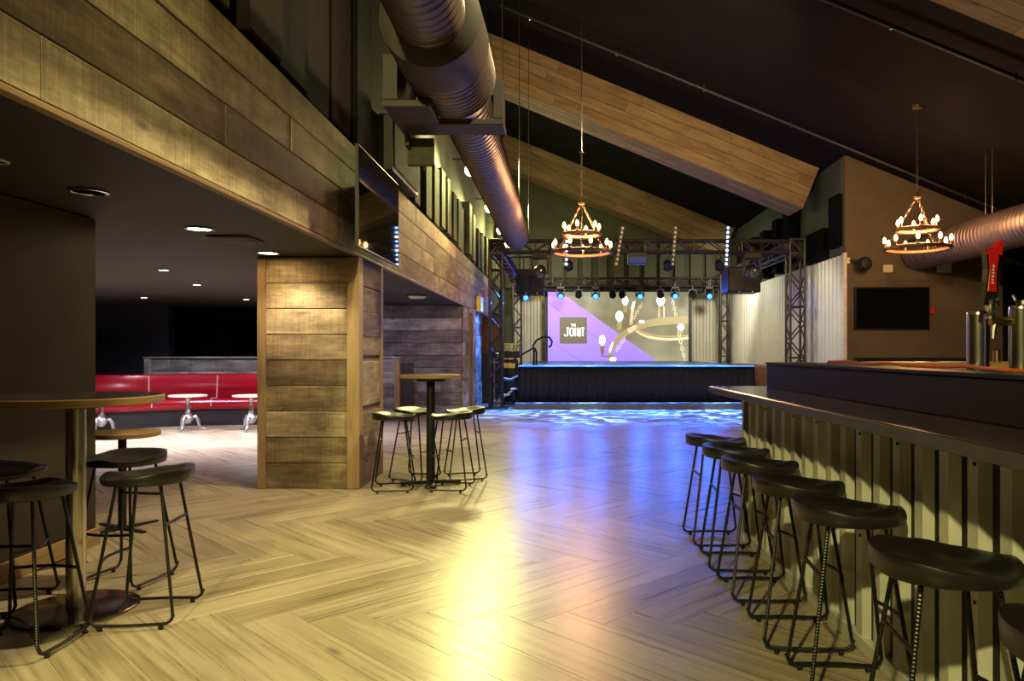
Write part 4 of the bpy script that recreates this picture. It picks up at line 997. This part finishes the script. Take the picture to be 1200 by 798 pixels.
def speaker(x0, x1, y, z0, z1, label, reach):
    t = thing('hanging_speaker', label, 'speaker', ((x0+x1)/2, y, (z0+z1)/2), 0, 'black speakers hung at the stage sides')
    a, h = (x1-x0)/2, (z1-z0)/2
    MB().box(-a, a, 0, .7, -h, h, bev=.02).build('cabinet', M_plastic, t)
    MB().box(-a+.03, -.012, -.012, 0, -h+.03, h-.03, bev=.004).build('grille', M_black, t); MB().box(.012, a-.03, -.012, 0, -h+.03, h-.03, bev=.004).build('grille', M_black, t)
    for s_ in (-.5, .5): MB().tube([(s_*a, .3, h), (s_*a, .3, h+.35)], .012, 6).build('hanger', M_truss, t)
    MB().tube([(-reach*.5, .3, h+.33), (reach, .3, h+.33)], .022, 8).build('boom', M_truss, t)
    for s_ in (-.3, .5): MB().lathe([(.02, 0), (.0, .012)], 8, M=Matrix.Rotation(PI/2, 4, 'X')).build('indicator', M_white, t, (s_*a, -.005, -h+.015))
speaker(-1.08, -.40, 18.0, 2.68, 3.28, 'black hanging speaker at the left of the stage', -.64)
speaker(4.05, 4.85, 18.0, 2.72, 3.34, 'black hanging speaker at the right of the stage', .74)

# ---- left of the stage: racks, cases, rail, steps
t = thing('equipment_rack', 'black flight case rack with a yellow label left of the stage', 'case', (-1.31, 18.1, 0))
MB().box(-.32, .30, 0, .6, 0, 1.13, bev=.015).build('case', M_plastic, t)
for z in (.02, 1.09):
    MB().box(-.33, .31, -.012, 0, z, z+.03).build('edge_rail', M_brass, t)
for xx in (-.32, .275): MB().box(xx, xx+.03, -.012, 0, .05, 1.09).build('edge_rail', M_brass, t)
MB().box(-.12, .20, -.016, -.008, .88, 1.0, bev=.002).build('yellow_label', M_yell, t)
t = thing('mixing_desk', 'dark mixer with small lights on top of the flight case rack', 'mixer', (-1.28, 18.1, 1.13))
MB().prism([(0, 0), (.55, 0), (.55, .36), (0, .16)], -.30, .28, 'x').build('body', M_plastic, t)
for i, (xx, zz, m_) in enumerate(((-.30, .10, emit('small_red_light', (1, .05, .03), 4)), (-.26, .10, emit('small_green_light', (.1, 1, .1), 4)))): MB().box(xx, xx+.02, -.01, 0, zz, zz+.02).build('indicator', m_, t)
for i in range(5): MB().tube([(-.2+.1*i, .06, .18), (-.2+.1*i, .40, .31)], .008, 5).build('fader_strip', M_steel, t)
o = MB().box(-2.0, -1.62, 18.3, 18.75, 0, 1.22, bev=.02).build('amplifier_stack', M_plastic); tag(o, 'tall black amplifier case behind the left truss tower', 'case')
o = MB().box(-1.66, -1.60, 17.0, 17.06, 0, 1.3, bev=.01).build('barrier_post', M_plastic); tag(o, 'slim black post left of the front truss tower', 'post')
t = thing('stage_rail', 'black curved handrail beside the stage steps', 'handrail', (-.62, 17.2, .96))
MB().tube([(0, 0, 0), (0, 0, .40), (-.02, 0, .45), (.06, .02, .58), (.22, .04, .67), (.36, .04, .65), (.42, .04, .56), (.40, .04, .46), (.34, .04, .42)], .024, 8).build('curved_rail', M_plastic, t)
MB().tube([(-.02, 0, .40), (-.45, -.02, .15), (-.50, -.02, .05)], .022, 8).build('lower_rail', M_plastic, t)
MB().tube([(.04, .5, 0), (.04, .5, .30), (.02, .3, .38), (0, 0, .42)], .022, 8).build('rear_post', M_plastic, t)
t = thing('stage_steps', 'pale folding stage steps leaning by the left stage corner', 'steps', (-1.62, 17.1, 0))
for s_ in (0, .42): MB().box(-.02, .02, -.02, .02, 0, .60).build('stringer', M_white, t, (0, s_, .02), (0, .95, 0))
for k in range(3): MB().box(-.02, .14, 0, .42, .12+.14*k, .145+.14*k, bev=.004).build('tread', M_white, t, (.10+.19*k, 0, 0))
t = thing('monitor_cart', 'black cart with a pale pipe behind the left truss tower', 'case', (-1.2, 17.75, 0))
MB().box(-.22, .12, 0, .3, .08, .62, bev=.03).build('case', M_plastic, t); MB().tube([(-.20, -.02, .66), (0, -.05, .62), (.18, -.02, .70)], .018, 6).build('pipe', M_white, t)
for xx in (-.16, .06): MB().lathe([(.04, -.02), (.04, .02)], 12, M=Matrix.Rotation(PI/2, 4, 'Y')).build('wheel', M_black, t, (xx, .1, .04))

# ================================================================== CHANDELIERS
def chain_mesh(q, p0, p1, link=.055, r=.006, wd=.016):
    p0 = Vector(p0); p1 = Vector(p1); d = p1-p0; L = d.length; nl = max(1, round(L/link)); d.normalize()
    a = d.orthogonal().normalized(); b_ = d.cross(a)
    for i in range(nl):
        c = p0+d*L*(i+.5)/nl; s_ = a if i % 2 else b_
        q.tube([c+d*math.cos(2*PI*k/8)*link*.62+s_*math.sin(2*PI*k/8)*wd for k in range(8)], r, 4, True)
    return q
def chandelier(x, y, z, ztop, zjoint, label):
    t = thing('chandelier', label, 'chandelier', (x, y, z), 0, 'two tier ring chandeliers')
    def ring(r, zz, nm):
        MB().tube([(r*math.cos(2*PI*k/48), r*math.sin(2*PI*k/48), zz) for k in range(48)], .032, 6, True, flat=1.0).build(nm, M_ring, t)
    ring(.50, 0, 'lower_ring'); ring(.31, .31, 'upper_ring')
    hub = .84
    MB().lathe([(0, hub-.03), (.05, hub-.02), (.055, hub+.01), (.02, hub+.03), (0, hub+.04)], 14).build('hub', M_ring, t)
    for k in range(3):
        a = 2*PI*k/3+.5
        chain_mesh(MB(), (.02*math.cos(a), .02*math.sin(a), hub-.02), (.31*math.cos(a), .31*math.sin(a), .33)).build('chain', M_chain, t)
        chain_mesh(MB(), (.31*math.cos(a), .31*math.sin(a), .29), (.50*math.cos(a), .50*math.sin(a), .03)).build('chain', M_chain, t)
    if zjoint < ztop:
        chain_mesh(MB(), (0, 0, hub+.04), (0, 0, zjoint-z)).build('main_chain', M_chain, t)
        MB().tube([(0, 0, zjoint-z), (0, 0, ztop-z)], .010, 8).build('drop_rod', M_steel, t)
        MB().lathe([(.012, -.02), (.045, -.01), (.045, .01), (.012, .02)], 12, (0, 0, zjoint-z)).build('coupling', M_steel, t)
    else: chain_mesh(MB(), (0, 0, hub+.04), (0, 0, ztop-z)).build('main_chain', M_chain, t)
    MB().lathe([(0, -.05), (.07, -.04), (.08, 0), (.08, .03)], 16, (0, 0, ztop-z)).build('canopy', M_chain, t)
    for (nb, r, z0, ph) in ((6, .31, .34, .25), (9, .50, .03, .1)):
        for k in range(nb):
            a = 2*PI*k/nb+ph; c = (r*math.cos(a), r*math.sin(a), z0)
            MB().lathe([(.030, -.005), (.034, .0), (.016, .012), (.016, .065), (.0, .066)], 10).build('candle_socket', M_ring, t, c)
            MB().lathe([(.012, .06), (.026, .085), (.030, .110), (.022, .145), (.008, .168), (0, .172)], 10).build('bulb', E_bulb, t, c)
chandelier(.36, 12.7, 2.98, zroof(.36), 4.70, 'two tier ring chandelier hanging before the stage')
chandelier(5.86, 12.2, 2.98, zroof(5.86), 99, 'two tier ring chandelier hanging over the bar')
